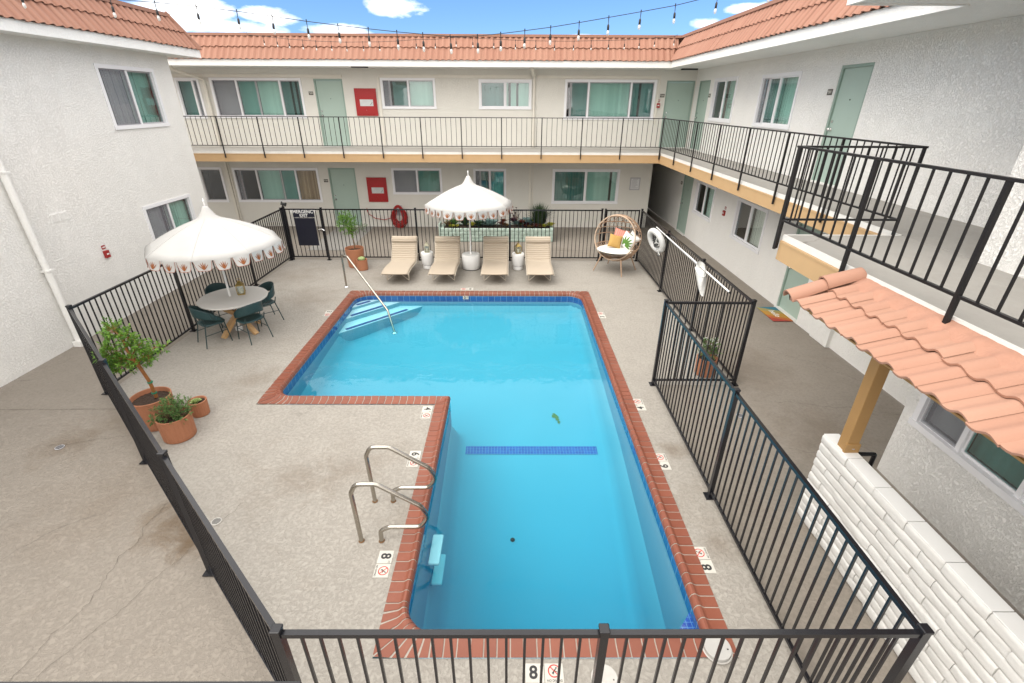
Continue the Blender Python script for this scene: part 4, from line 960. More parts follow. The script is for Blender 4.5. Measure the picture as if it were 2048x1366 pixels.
simple('bark_orange', (.30, .115, .03), .7, .25, 14, .5, 50); simple('bark_brown', (.16, .10, .05), .85, .25, 14, .5, 50); simple('soil', (.055, .032, .02), .95, .5, 60, 1.0, 90); simple('terracotta', (.39, .16, .082), .7, .07, 5, .2, 60); simple('green_tape', (.01, .20, .11), .5, .1, 10)
def leaf(m, p, d, L, w_, rnd, fold=.25, droop=.2):
    d = Vector(d).normalized(); s = d.cross(Vector((rnd.gauss(0, .4), rnd.gauss(0, .4), 1)))
    if s.length < .05: s = d.orthogonal()
    s.normalize(); n = s.cross(d).normalized(); p = Vector(p); e = p+d*L-Vector((0, 0, L*droop)); q = p+d*L*.45+n*0
    m.add([p, q+s*w_/2+n*w_*fold, e, q-s*w_/2+n*w_*fold, q-n*.0], [(0, 4, 1), (4, 2, 1), (0, 3, 4), (4, 3, 2)])
def crown(clumps, n, L, w_, seed, spread=.55, twig=None):
    """clumps: (centre, radius); leaves in sprigs that point out of their clump"""
    rnd = random.Random(seed); m = MB(); tw = twig if twig is not None else MB(); vol = sum(c[1]**2 for c in clumps)
    for c, r in clumps:
        c = Vector(c)
        for _ in range(int(n*r*r/vol/7)):
            o = Vector((rnd.gauss(0, 1), rnd.gauss(0, 1), rnd.gauss(0, 1))).normalized(); p = c+o*r*rnd.uniform(.25, 1.0)**.6; ax = (o+Vector((0, 0, .55))).normalized(); ln = L*rnd.uniform(1.0, 2.2)
            if twig is not None and rnd.random() < .6: tw.tube([c+(p-c)*.2, p, p+ax*ln*.6], .0022, 3)
            for k in range(7):
                q = p+ax*ln*k/9; th = k*2.4+rnd.uniform(-.4, .4); u = ax.orthogonal().normalized(); v = ax.cross(u); d = (u*math.cos(th)+v*math.sin(th))*spread+ax*(.5+.08*k)
                leaf(m, q, d, L*rnd.uniform(.65, 1.15), w_*rnd.uniform(.7, 1.15), rnd)
    return m
def pot(label, loc, rt, rb, h, flute=True, fill=.86):
    t = thing('potted_plant', label, 'potted plant', loc)
    n = 96; fl = (lambda j, r, z: (-.03 if j % 4 == 0 else 0) if 0 < z < h*.97 and r > rb*.95 else 0) if flute else None
    prof = [(rb*.96, 0), (rb, .012)]+[(rb+(rt-rb)*k/6, .012+(h*.955-.012)*k/6) for k in range(1, 7)]+[(rt*1.004, h*.985), (rt*.995, h), (rt-.014, h), (rt-.018, h*.97), (rt-.025, h*fill)]
    MB().lathe(prof, n, flute=fl, caps=False).build('pot', 'terracotta', t, 30, local=True)
    s = MB(); rnd = random.Random(int(rt*1000))
    s.grid(lambda u, v: ((rt-.022)*v*math.cos(2*PI*u), (rt-.022)*v*math.sin(2*PI*u), h*fill+.012*noise.noise(Vector((9*v*math.cos(2*PI*u), 9*v*math.sin(2*PI*u), rt*50)))), 40, 10, True); s.build('soil', 'soil', t, None, local=True)
    return t
# tall citrus standard by the slanting fence
t = pot('large fluted terracotta pot with an orange-stemmed standard tree by the left fence', (-5.21, 5.80, 0), .262, .235, .47)
tk = MB(); tk.tube([(.045, .05, .42), (.04, .04, .7), (.01, .0, 1.0), (-.06, .0, 1.22), (-.06, .0, 1.40)], [.026, .023, .022, .019, .010], 8); br = MB()
for a, b in (((.01, 0, 1.0), (.30, .06, 1.24)), ((0, 0, 1.05), (-.28, -.05, 1.12)), ((-.03, 0, 1.12), (-.12, .02, 1.5)), ((-.03, 0, 1.12), (.12, .05, 1.3)), ((0, 0, .95), (-.2, .1, .95))): tk.tube([a, tuple((Vector(a)+Vector(b))/2+Vector((0, 0, .03))), b], [.010, .008, .004], 6)
tk.build('trunk', 'bark_orange', t, 60, local=True)
cl = [((-.13, 0, 1.53), .13), ((-.22, .02, 1.47), .10), ((-.03, .03, 1.40), .12), ((.03, .06, 1.30), .10), ((-.26, -.02, 1.22), .14), ((-.36, -.03, 1.12), .12), ((-.18, .04, 1.07), .14), ((-.27, .06, .92), .13), ((.10, .05, 1.17), .12), ((.17, .03, 1.10), .10), ((.30, .07, 1.25), .065), ((.36, .10, 1.20), .05), ((.02, -.03, 1.07), .10), ((-.40, .05, .98), .08), ((-.12, .0, .98), .1)]
tw = MB(); cr = crown([(c_, r_*.74) for c_, r_ in cl], 2700, .056, .024, 4, twig=tw); cr.build('foliage', 'leaf_lime', t, None, local=True, recalc=False); tw.build('twigs', 'bark_orange', t, None, local=True)
for z in (.50, .68): MB().lathe([(.034, -.012), (.036, 0), (.034, .012)], 10, (.042, .045, z)).build('tree_tie', 'green_tape', t, None, local=True)
t = pot('fluted terracotta pot with a low bushy green shrub, nearest the camera', (-4.72, 5.49, 0), .215, .205, .36, True, .84)
cl = [((-.04, .02, .44), .15), ((.07, .04, .42), .13), ((-.13, -.05, .40), .12), ((.02, -.07, .40), .12), ((.15, -.02, .38), .10), ((-.05, .12, .46), .12), ((.16, .10, .46), .08), ((-.20, -.06, .34), .07)]
tw = MB(); crown(cl, 2000, .040, .014, 8, .5, tw).build('foliage', 'leaf_mid', t, None, local=True, recalc=False)
rnd = random.Random(3)
for k in range(14):
    a = rnd.uniform(0, 2*PI); p = Vector((.05*math.cos(a), .05*math.sin(a), .30)); q = p+Vector((math.cos(a)*rnd.uniform(.08, .25), math.sin(a)*rnd.uniform(.08, .2), rnd.uniform(.14, .30))); tw.tube([p, (p+q)/2+Vector((0, 0, .03)), q], .003, 4)
    m_ = MB()
tw.build('twigs', 'bark_brown', t, None, local=True)
def rosette(n, L, w_, seed, tilt0=.15, tilt1=1.35, thick=.25, cup=.3):
    rnd = random.Random(seed); m = MB()
    for i in range(n):
        th = i*2.39996; f = i/n; el = tilt1+(tilt0-tilt1)*f; ln = L*(1-.25*(1-f))*(.45+.55*f)*rnd.uniform(.9, 1.08); d = Vector((math.cos(th)*math.cos(el), math.sin(th)*math.cos(el), math.sin(el))); s = Vector((-math.sin(th), math.cos(th), 0)); nn = s.cross(d)*-1
        p = d*.01; vs = []
        for k in range(5):
            tt = k/4; ww = w_*(.45+.85*math.sin(PI*min(1, tt*.92+.08)))*(1 if tt < .99 else .12); c = p+d*ln*tt+nn*(cup*ln*tt*tt*.35); vs += [c-s*ww/2+nn*ww*.16, c-nn*ww*thick*.3, c+s*ww/2+nn*ww*.16]
        F = []
        for k in range(4): F += [(3*k, 3*k+1, 3*k+4, 3*k+3), (3*k+1, 3*k+2, 3*k+5, 3*k+4)]
        m.add(vs, F)
    return m
def put(m, name, mat, par, loc):
    return m.xform(Matrix.Translation(loc)).build(name, mat, par, 60, local=True, recalc=False)
t = pot('small fluted terracotta pot with a pale green rosette succulent by the left pots', (-4.735, 6.03, 0), .13, .12, .245, True, .88); put(rosette(34, .085, .045, 3, .05, 1.3), 'rosette', 'leaf_pale', t, (-.01, -.01, .215))
t = pot('plain tall terracotta pot with a leaning lime green tree at the far fence', (-4.46, 13.36, 0), .26, .215, .55, False, .84)
tk = MB(); tk.tube([(.02, 0, .45), (.02, 0, .70), (-.02, 0, .95), (-.05, 0, 1.1)], [.018, .016, .014, .010], 8)
for b in ((.25, .02, 1.15), (-.20, 0, 1.30), (.02, .03, 1.35), (-.1, 0, 1.5)): tk.tube([(-.02, 0, .95), ((b[0]-.02)/2, 0, (b[2]+.97)/2+.02), b], [.009, .007, .003], 6)
tk.build('trunk', 'bark_brown', t, 60, local=True)
cl = [((-.16, 0, 1.42), .11), ((-.12, 0, 1.52), .08), ((-.14, .02, 1.28), .15), ((-.25, 0, 1.20), .12), ((-.02, .02, 1.24), .15), ((.05, 0, 1.33), .10), ((-.08, -.02, 1.10), .13), ((.03, .02, 1.04), .10), ((-.03, 0, .96), .07)]
crown(cl, 1500, .060, .022, 12).build('foliage', 'leaf_lime', t, None, local=True, recalc=False); crown([((.22, .02, 1.14), .11), ((.32, .03, 1.12), .08), ((.16, .02, 1.08), .10), ((.36, 0, 1.2), .06)], 260, .055, .018, 13).build('foliage', 'leaf_grey', t, None, local=True, recalc=False)
t = pot('small plain terracotta pot with a round yellow-green cactus at the far fence', (-4.20, 13.06, 0), .152, .15, .30, False, .93)
MB().lathe([(.06, 0), (.095, .025), (.10, .055), (.08, .085), (.04, .102), (.001, .106)], 48, (0, 0, .27), flute=lambda j, r, z: -.06 if j % 4 == 0 else 0).build('cactus', 'leaf_pale', t, 60, local=True)
t = pot('fluted terracotta pot with a loose white-flowered shrub behind the jog in the fence', (3.46, 7.27, 0), .175, .165, .33, True, .86)
cl = [((0, 0, .45), .12), ((-.08, .02, .42), .10), ((.08, .02, .44), .10), ((.02, .0, .56), .09), ((-.05, .02, .60), .07), ((.10, .02, .58), .06), ((.15, 0, .50), .05)]
tw = MB(); crown(cl, 1100, .040, .012, 15, .4, tw).build('foliage', 'leaf_mid', t, None, local=True, recalc=False); tw.build('twigs', 'bark_brown', t, None, local=True)
crown([((0, 0, .60), .09), ((.08, 0, .62), .07), ((-.06, .02, .62), .07)], 160, .016, .012, 16).build('flowers', 'paper', t, None, local=True, recalc=False)

# ------------------------------------------------------------ sage planter with succulents
t = thing('brick_planter', 'long low sage green brick planter full of succulents beside the far walkway', 'planter', (-.44, 16.1, 0))
m = MB(); rnd = random.Random(6); x0, x1 = -2.37, 1.49
g = NG('sage_brick'); g.base(g.mix(g.rnd(), (.36, .455, .395), (.43, .52, .455))); g.set(Roughness=.8); g.bump(g.noise(30, 6, .7), .5, .012)
for r in range(4):
    x = x0-(.15 if r % 2 else 0)
    while x < x1:
        a, b = max(x, x0), min(x+.29, x1)
        if b-a > .03: m.bevbox(a+.004, b-.004, 16.10+rnd.uniform(-.006, .006), 16.22, r*.112+.004, r*.112+.108, .012)
        x += .30
for xs in (x0, x1-.12):
    for r in range(4):
        for k in range(2): m.bevbox(xs+rnd.uniform(-.003, .003), xs+.12, 16.225+k*.30, 16.515+k*.30, r*.112+.004, r*.112+.108, .012)
m.bevbox(x0, x1, 16.83, 16.93, 0, .44, .012); m.build('brick_courses', 'sage_brick', t, 40)
MB().box(x0+.05, x1-.05, 16.14, 16.9, .0, .43).build('soil', 'soil', t); MB().box(x0+.01, x1-.01, 16.113, 16.139, .0, .435).build('mortar_bed', 'sage_paint', t)
MB().bevbox(-2.42, -2.37, 16.12, 16.6, 0, .60, .008).build('end_board', 'sage_brick', t)
def succ(label, x, y, mats, z=.43, name='succulent'):
    o = thing(name, label, 'plant', (x, y, z))
    for m_, mt, off in mats: put(m_.xform(Matrix.Scale(1.25, 4)), 'rosette', mt, o, off)
    return o
RS = rosette
succ('yellow-green low rosettes at the left end of the sage planter', -1.98, 16.32, [(RS(26, .11, .06, 1), 'leaf_yellow', (0, 0, .03)), (RS(26, .10, .06, 2), 'leaf_yellow', (.16, .02, .03))])
succ('spiky bronze-green aloe behind the yellow rosettes in the sage planter', -1.95, 16.58, [(RS(34, .34, .045, 3, .35, 1.4), 'leaf_mid', (0, 0, .02)), (RS(26, .24, .04, 33, .3, 1.3), 'leaf_bronze', (-.18, -.1, .02))])
succ('dark upright leafy clump left of the umbrella pole in the sage planter', -1.55, 16.55, [(RS(40, .40, .05, 4, .6, 1.45), 'leaf_dark', (0, 0, .02))])
succ('yellow and green rosette left of the umbrella pole in the sage planter', -1.30, 16.42, [(RS(26, .17, .08, 5, .3, 1.3), 'leaf_yellow', (0, 0, .04))])
succ('big grey-blue agave right of the umbrella pole in the sage planter', -.68, 16.5, [(RS(34, .36, .10, 6, .2, 1.4), 'leaf_blue', (0, 0, .03))])
succ('dark grey-green agave behind the umbrella pole in the sage planter', -1.05, 16.45, [(RS(30, .28, .09, 7, .15, 1.4), 'leaf_dark', (0, 0, .03))])
succ('rust red aeonium cluster in the middle of the sage planter', -.28, 16.38, [(RS(24, .15, .06, 8), 'leaf_red', (0, 0, .10)), (RS(24, .13, .06, 9), 'leaf_bronze', (.13, 0, .05)), (RS(24, .13, .06, 10), 'leaf_red', (.06, .12, .17))])
succ('dark purple aeonium with a grey rosette in the middle of the sage planter', .12, 16.40, [(RS(28, .17, .07, 11), 'leaf_purple', (0, .05, .20)), (RS(26, .20, .08, 12), 'leaf_blue', (.10, .1, .08))])
succ('deep red aeonium heads left of the dark fence post in the sage planter', .42, 16.38, [(RS(26, .15, .06, 13), 'leaf_red', (0, 0, .16)), (RS(24, .14, .06, 14), 'leaf_purple', (.16, .05, .10)), (RS(22, .13, .06, 15), 'leaf_grey', (-.06, .08, .05))])
succ('small bronze and orange rosettes beside the blue agave in the sage planter', .66, 16.30, [(RS(20, .10, .05, 16), 'leaf_bronze', (0, 0, .03)), (RS(20, .11, .05, 17), 'leaf_red', (-.12, .05, .04)), (RS(18, .09, .05, 18), 'leaf_bronze', (.12, 0, .03))])
succ('pale blue agave left of the tall grass in the sage planter', .52, 16.58, [(RS(36, .34, .11, 19, .2, 1.42), 'leaf_blue', (.10, 0, .06))])
succ('yellow-green upright rosette next to the tall grass in the sage planter', .86, 16.62, [(RS(30, .26, .07, 20, .5, 1.4), 'leaf_yellow', (0, 0, .06))])
succ('bronze red fan-leaved succulent in front of the tall grass in the sage planter', .90, 16.32, [(RS(26, .20, .06, 21, .3, 1.2), 'leaf_red', (0, 0, .03)), (RS(20, .14, .05, 22), 'leaf_bronze', (.12, 0, .02))])
succ('bright yellow rosettes at the right end of the sage planter', 1.28, 16.34, [(RS(24, .13, .07, 23), 'leaf_yellow', (-.1, 0, .04)), (RS(26, .16, .08, 24), 'leaf_yellow', (.12, .05, .06)), (RS(18, .10, .05, 25), 'leaf_red', (-.24, .03, .05))])
o = thing('tree_aeonium', 'dark branching aeonium showing black heads against the wall in the sage planter', 'plant', (.22, 16.70, .43)); st = MB(); hd = MB(); rnd = random.Random(8)
for k in range(12):
    q = Vector((rnd.uniform(-.16, .16), rnd.uniform(-.05, .05), rnd.uniform(.25, .62))); st.tube([(0, 0, 0), (q.x*.4, q.y, q.z*.6), q], .007, 5); hd.join(RS(12, .055, .025, k), Matrix.Translation(q))
st.build('stem', 'bark_brown', o, None, local=True); hd.build('head', 'leaf_purple', o, None, local=True, recalc=False)
o = thing('grass_clump', 'tall dark green spiky grass clump at the right of the sage planter', 'plant', (1.02, 16.55, .43)); m = MB(); rnd = random.Random(31)
for k in range(900):
    a = rnd.uniform(0, 2*PI); r0 = rnd.uniform(0, .16); out = abs(rnd.gauss(.18, .16)); h = rnd.uniform(.38, .86)*(1 - .25*out); w_ = rnd.uniform(.006, .012); d = Vector((math.cos(a), math.sin(a), 0)); s = Vector((-d.y, d.x, 0))
    p0 = d*r0; p1 = d*(r0+out*.4)+Vector((0, 0, h*.62)); p2 = d*(r0+out*1.25)+Vector((0, 0, h*(1.0 if out < .3 else .85)))
    m.add([p0-s*w_, p0+s*w_, p1+s*w_*.8, p1-s*w_*.8, p2], [(0, 1, 2, 3), (3, 2, 4)])
m.build('blades', 'leaf_dark', o, None, local=True, recalc=False)
m = MB(); m.add([(0, 0, 0)], [])

# ------------------------------------------------------------ egg chair and pillows
simple('rattan', (.44, .29, .19), .6, .3, 14, .3, 120)
simple('rattan_light', (.54, .40, .29), .6, .25, 14, .3, 120)
simple('cushion_white', (.72, .69, .62), .9, .04, 5, .2, 60)
def egg():
    RZ = R(-40); t = thing('egg_chair', 'round rattan egg chair with a white cushion in the far right pool corner', 'chair', (3.0, 13.06, 0), RZ)
    C = Vector((0, 0, .93)); RX_, RY_, RZ_ = .645, .60, .635; n = Vector((0, -1, .22)).normalized(); D = .20
    def sp(th, ph): return Vector((RX_*math.cos(ph)*math.cos(th), RY_*math.cos(ph)*math.sin(th), RZ_*math.sin(ph)))
    inside = lambda p: p.dot(n) < D
    def clip(pts):
        runs = []; cur = []
        for p in pts:
            if inside(p): cur.append(p+C)
            else:
                if len(cur) > 2: runs.append(cur)
                cur = []
        if len(cur) > 2: runs.append(cur)
        return runs
    ring = []
    u = Vector((1, 0, 0)); v = n.cross(u).normalized(); rr = .60
    for i in range(48):
        a = 2*PI*i/48; p = n*D+(u*math.cos(a)*1.01+v*math.sin(a))*rr; ring.append(p+C)
    MB().tube(ring, .016, 8, True).build('opening_ring', 'rattan_light', t, 60, local=True)
    hp = MB()
    for ph, r in ((-.38, .014), (.02, .010), (.30, .010), (.58, .014), (.95, .010)):
        for run in clip([sp(2*PI*i/90+PI/2-PI*1.5, ph) for i in range(91)]): hp.tube(run, r, 6)
    hp.build('hoop', 'rattan', t, 60, local=True)
    sh = MB(); rnd = random.Random(5)
    for k in range(15):       # upright strands over the shell
        th = 2*PI*k/15+.1; 
        for run in clip([sp(th+.05*math.sin(6*i/30), -1.2+2.75*i/44) for i in range(45)]): sh.tube(run, .0085, 5)
    for k in range(26):       # loose branching strands near the crown
        th = 2*PI*k/26; sg = 1 if k % 2 else -1
        for run in clip([sp(th+sg*.55*(i/16), .45+.85*i/16) for i in range(17)]): sh.tube(run, .0085, 5)
    sh.build('shell_strands', 'rattan', t, 60, local=True)
    bw = MB()
    for k in range(44):
        for sg in (1, -1):
            for run in clip([sp(2*PI*k/44+sg*.7*i/14, -1.35+.97*i/14) for i in range(15)]): bw.tube(run, .0058, 4)
    for ph in (-.50, -.62, -.75, -.88, -1.0, -1.15, -1.3):
        for run in clip([sp(2*PI*i/60, ph) for i in range(61)]): bw.tube(run, .0055, 4)
    bw.build('bowl_weave', 'rattan', t, 60, local=True)
    # cushion bedded in the bowl
    cu = MB(); 
    def f(a, b):
        r = b; x = .50*r*math.cos(2*PI*a); y = .47*r*math.sin(2*PI*a)-.10; z = .62+.065*(1-r**5)-.025*y+.10*max(0, y); return (x, y, z)
    cu.grid(f, 48, 12, True); c2 = MB().grid(lambda a, b: (.50*b*math.cos(2*PI*a), .47*b*math.sin(2*PI*a)-.10, .60-.06*(1-b**3)+.10*max(0, .47*b*math.sin(2*PI*a)-.1)), 48, 8, True)
    cu.join(c2); cu.build('seat_cushion', 'cushion_white', t, 60, local=True)
    for sx, sy in ((-1, -1), (1, -1), (-1, 1), (1, 1)): MB().tube([(sx*.30, sy*.28, .46), (sx*.45, sy*.42, 0)], [.020, .014], 8).build('leg', 'rattan', t, 60, local=True)
    return t
egg()
g = NG('pillow_yellow'); g.base(g.mix(g.noise(60, 3), (.42, .25, .07), (.50, .31, .10))); g.set(Roughness=.9)
g = NG('pillow_pink'); wv = g.n('ShaderNodeTexWave', bands_direction='X'); wv.inputs['Scale'].default_value = 5.5; g.l(g.co, wv.inputs[0]); g.base(g.ramp(wv.outputs[1], [(.35, (.55, .20, .15)), (.5, (.68, .42, .36)), (.8, (.62, .27, .21))])); g.set(Roughness=.9)
g = NG('pillow_white'); g.base((.74, .74, .71)); g.set(Roughness=.9)
simple('leaf_print', (.10, .22, .035), .9, .3, 12); simple('leaf_print_light', (.28, .38, .14), .9, .3, 12)
def pillow(label, loc, rot, s, mat, leafs=None, trim=False):
    t = thing('throw_pillow', label, 'pillow', loc); t.rotation_euler = rot
    def sur(u, v, sg=1, o=0):
        x, y = 2*u-1, 2*v-1; k = (1-abs(x)**2.6)*(1-abs(y)**2.6); q = 1-.10*(1-abs(x)**2)*(abs(y)**3); q2 = 1-.10*(1-abs(y)**2)*(abs(x)**3)
        return (x*s*q2, sg*(.075*max(0, k)**.55+o), y*s*q)
    m = MB().grid(lambda u, v: sur(u, v, -1), 20, 20); m.grid(lambda u, v: sur(u, v, 1), 20, 20); m.build('cover', mat, t, 80, local=True)
    if leafs:
        for mt, cx, cy, R_, a0 in leafs:
            l = MB()
            for k in range(9):
                an = a0+(k-4)*.42; L = R_*(1-.05*abs(k-4)); w_ = R_*.105; d = (math.cos(an), math.sin(an)); p = (-d[1], d[0]); pts = []
                for i in range(6):
                    tt = .12+.88*i/5; ww = w_*math.sin(PI*(.15+.8*i/5)); pts.append((cx+d[0]*L*tt, cy+d[1]*L*tt, p[0]*ww, p[1]*ww))
                cl_ = lambda q: max(.03, min(.97, q))
                vv = [sur(cl_(x+a), cl_(y+b), -1, .003) for x, y, a, b in pts]+[sur(cl_(x-a), cl_(y-b), -1, .003) for x, y, a, b in pts]; l.add(vv, [(i, i+1, 7+i, 6+i) for i in range(5)])
            l.build('leaf_print', mt, t, None, local=True, recalc=False)
    if trim:
        b = MB()
        for k in range(14): b.lathe([(.001, -.014), (.011, -.008), (.014, 0), (.011, .008), (.001, .014)], 6, (s*1.01, 0, -s+2*s*(k+.5)/14))
        b.build('pompom_trim', 'cushion_white', t, None, local=True)
    return t
pillow('mustard yellow pillow with pale pompom trim in the egg chair', (2.92, 12.98, .86), (-.45, .22, -.10), .185, 'pillow_yellow', trim=True)
pillow('pink striped pillow behind the yellow one in the egg chair', (3.10, 13.20, .94), (-.35, .25, -.2), .205, 'pillow_pink')
pillow('white pillow with a big green monstera leaf in the egg chair', (3.26, 12.98, .86), (-.40, .42, -.75), .215, 'pillow_white', [('leaf_print', .5, .22, .62, PI/2)])
pillow('white pillow with pale green leaves at the right edge of the egg chair', (3.42, 13.10, .87), (-.35, .5, -.95), .19, 'pillow_white', [('leaf_print_light', .5, .15, .6, PI/2+.3), ('leaf_print', .25, .5, .4, .4)])

# ------------------------------------------------------------ steel rails
def hand():
    t = thing('pool_handrail', 'single bent steel handrail over the corner pool steps', 'handrail', (-4.22, 11.61, 0))
    MB().tube(rounded([(-4.22, 11.61, 0), (-4.22, 11.61, .865), (-4.02, 11.43, .865), (-2.872, 10.31, -.10), (-2.70, 10.05, floor_z(10.05)+.02)], [.09, .10, .10], 6), .024, 12).build('rail', 'steel', t, 60)
    for p in ((-4.22, 11.61, .002), (-2.70, 10.05, floor_z(10.05)+.004)): MB().lathe([(.062, 0), (.062, .008), (.04, .022), (.026, .03)], 16, p).build('escutcheon', 'chrome', t, 40)
hand()
def grab(label, y):
    t = thing('grab_rail', label, 'handrail', (-1.6, y, 0), 0, 'steel pool ladder grab rails')
    pts = rounded([(-1.615, y, 0), (-1.63, y, .70), (-1.57, y, .82), (-1.36, y, .82), (-.93, y, .52), (-.855, y, .36), (-.95, y, .215), (-1.28, y, .215), (-1.39, y, .16), (-1.395, y, 0)], [.10, .10, .10, .14, .12, .12, .09, .07], 6)
    MB().tube(pts, .0245, 12).build('rail', 'steel', t, 60)
    for x in (-1.615, -1.395): MB().lathe([(.033, 0), (.033, .006), (.026, .010)], 14, (x, y, 0)).build('foot_ring', 'rust', t)
grab('nearer looped steel pool ladder grab rail', 3.66); grab('farther looped steel pool ladder grab rail', 4.24)

# ------------------------------------------------------------ deck markers
def marker(label, num, c, xa, ya, sc_=1.0, group='depth markers set in the deck'):
    w_, h = .32*sc_, .152*sc_; t = thing('depth_marker', label, 'depth marker', (*c, 0), 0, group); M0 = frame((c[0], c[1], .0), (*xa, 0), (*ya, 0))
    MB().box(-w_/2, -.004, -h/2, h/2, -.004, .003).box(.004, w_/2, -h/2, h/2, -.004, .003).xform(M0).build('plate', 'marker_white', t)
    z = .0035; e = frame((c[0], c[1], z), (*xa, 0), (*ya, 0))
    text_mb(num, .145*sc_, bold=.004*sc_, ext=.0003).xform(e @ Matrix.Translation((-w_*.29, 0, 0))).build('number', 'text_black', t)
    text_mb('FT', .032*sc_, ext=.0003).xform(e @ Matrix.Translation((-w_*.06, h*.30, 0))).build('unit_text', 'text_black', t)
    text_mb('NO DIVING', .025*sc_, bold=.0004, ext=.0003).xform(e @ Matrix.Translation((w_*.26, -h*.40, 0))).build('warning_text', 'text_black', t)
    r = .048*sc_; k = MB(); cx, cy = w_*.26, h*.10; k.tube([(cx+r*math.cos(a), cy+r*math.sin(a), 0) for a in [2*PI*i/28 for i in range(28)]], .0048*sc_, 4, True); k.bar((cx-r*.7, cy+r*.7, 0), (cx+r*.7, cy-r*.7, 0), .008*sc_, .003)
    k.xform(e).build('prohibition_ring', 'sign_red', t)
    d = MB(); d.tube([(cx-.018*sc_, cy-.020*sc_, 0), (cx, cy, 0), (cx+.012*sc_, cy+.016*sc_, 0)], .0042*sc_, 4); d.tube([(cx, cy, 0), (cx+.024*sc_, cy-.006*sc_, 0)], .003*sc_, 4); d.tube([(cx-.006*sc_, cy-.004*sc_, 0), (cx-.006*sc_, cy-.026*sc_, 0)], .0034*sc_, 4); d.lathe([(.001, -.002), (.007*sc_, 0), (.001, .002)], 8, (cx+.018*sc_, cy+.024*sc_, 0)); d.xform(e).build('diver_symbol', 'text_black', t)
simple('lid_grey', (.40, .39, .37), .5, .06, 8)
simple('mortar_grey', (.50, .48, .45), .9, .1, 20, .4)
simple('marker_white', (.52, .50, .45), .6, .08, 10)
Lx, Ly, Rx_, Ry_ = (0, -1), (1, 0), (0, 1), (-1, 0)
marker('8 FT depth marker on the deck left of the pool, below the grab rails', '8', (-1.305, 3.37), Lx, Ly)
marker('8 FT depth marker on the right pool deck at the deep end', '8', (2.05, 3.42), Rx_, Ry_)
marker('6 FT depth marker on the deck partly behind the steel grab rails', '6', (-1.285, 5.0), Lx, Ly)
marker('6 FT depth marker on the right pool deck', '6', (2.055, 4.95), Rx_, Ry_)
marker('4 FT depth marker at the inner corner of the L-shaped pool', '4', (-1.285, 6.07), Lx, Ly)
marker('4 FT depth marker on the right deck beside the fence corner', '4', (2.07, 6.29), Rx_, Ry_)
marker('8 FT depth marker at the front edge behind the near fence', '8', (.30, 2.31), (1, 0), (0, 1))
marker('3 FT depth marker on the left deck by the shallow pool end', '3', (-4.12, 9.9), Lx, Ly)
marker('3 FT depth marker on the right deck at the shallow end', '3', (2.08, 9.84), Rx_, Ry_)
marker('3 FT depth marker at the far pool edge in front of the loungers', '3', (-1.10, 11.50), (-1, 0), (0, -1))
t = thing('wall_depth_tile', 'white 3 FT depth tile in the blue waterline at the far pool wall', 'depth marker', (-1.1, 11.1, -.07)); MB().box(-1.17, -1.03, 11.09, 11.105, -.122, -.035).build('plate', 'marker_white', t)
text_mb('3', .085, bold=.003).xform(frame((-1.12, 11.087, -.078), (1, 0, 0), (0, 0, 1))).build('number', 'text_black', t); text_mb('FT', .035).xform(frame((-1.062, 11.087, -.065), (1, 0, 0), (0, 0, 1))).build('unit_text', 'text_black', t)
t = thing('skimmer_lid', 'round white skimmer lid in the deck at the front right pool corner', 'lid', (1.83, 2.47, 0)); MB().lathe([(.115, .01), (.115, .046), (.112, .049), (.001, .049)], 40, (1.83, 2.50, 0)).build('lid', 'lid_grey', t, 40); MB().lathe([(.118, 0), (.130, .012), (.128, .018), (.117, .016)], 40, (1.83, 2.50, 0), caps=False).build('rim', 'mortar_grey', t, 40); MB().box(1.90, 1.915, 2.47, 2.48, .049, .051).build('finger_hole', 'room_dark', t)
t = thing('access_cover', 'pale grey round cover in the deck behind the near fence', 'lid', (.82, 2.28, 0)); MB().lathe([(.11, 0), (.11, .004), (.001, .005)], 40, (.80, 2.27, 0)).build('lid', 'mortar_grey', t, 40); MB().box(.87, .88, 2.25, 2.26, .004, .006).build('finger_hole', 'room_dark', t)
def drain(label, x, y, mat):
    t = thing('floor_drain', label, 'drain', (x, y, 0)); MB().lathe([(.055, -.004), (.055, .002), (.001, .003)], 24, (x, y, 0)).build('grate', mat, t, 40); s = MB()
    for k in range(7): q = -.036+.012*k; L = math.sqrt(.046**2-q*q); s.box(x-L, x+L, y+q-.003, y+q+.003, .0025, .0042)
    s.build('slots', 'room_dark', t)
drain('small pale deck drain left of the grab rails', -3.35, 3.93, 'mortar_grey'); drain('small dark drain in the stained concrete outside the left fence', -6.23, 5.23, 'grey_alu')
drain('small grey drain in the walkway right of the fence', 3.55, 6.0, 'grey_alu')

# ------------------------------------------------------------ fence-hung rescue kit
simple('ring_white', (.60, .60, .59), .6, .05, 10, .2, 60); simple('rope_dark', (.06, .06, .06), .9, .6, 30); simple('rope_white', (.66, .66, .64), .9, .2, 30)
t = thing('life_ring', 'white life ring with tangled black and white rope hung on the right fence', 'life ring', (3.72, 11.55, 1.25)); c0 = Vector((3.70, 11.55, 1.26))
c0.x = 3.61
def ringpt(a, r): return c0+Vector((-.10*math.sin(a)*r/.28-.36*r*math.cos(a), .93*r*math.cos(a), r*math.sin(a)))
MB().tube([ringpt(2*PI*i/40, .235) for i in range(40)], .070, 12, True).build('ring', 'ring_white', t, 60)
for k in range(4): a = PI/4+k*PI/2; MB().tube([ringpt(a-.06, .235), ringpt(a+.06, .235)], .073, 12, False).build('band', 'rope_white', t, 60)
rnd = random.Random(12); rp = [MB(), MB()]
for k in range(26):
    p = [c0+Vector((rnd.uniform(-.06, .08), rnd.uniform(-.15, .15), rnd.uniform(-.15, .15))) for _ in range(4)]; rp[0 if k % 3 else 1].tube(rounded(p, .06, 4), .012, 5)
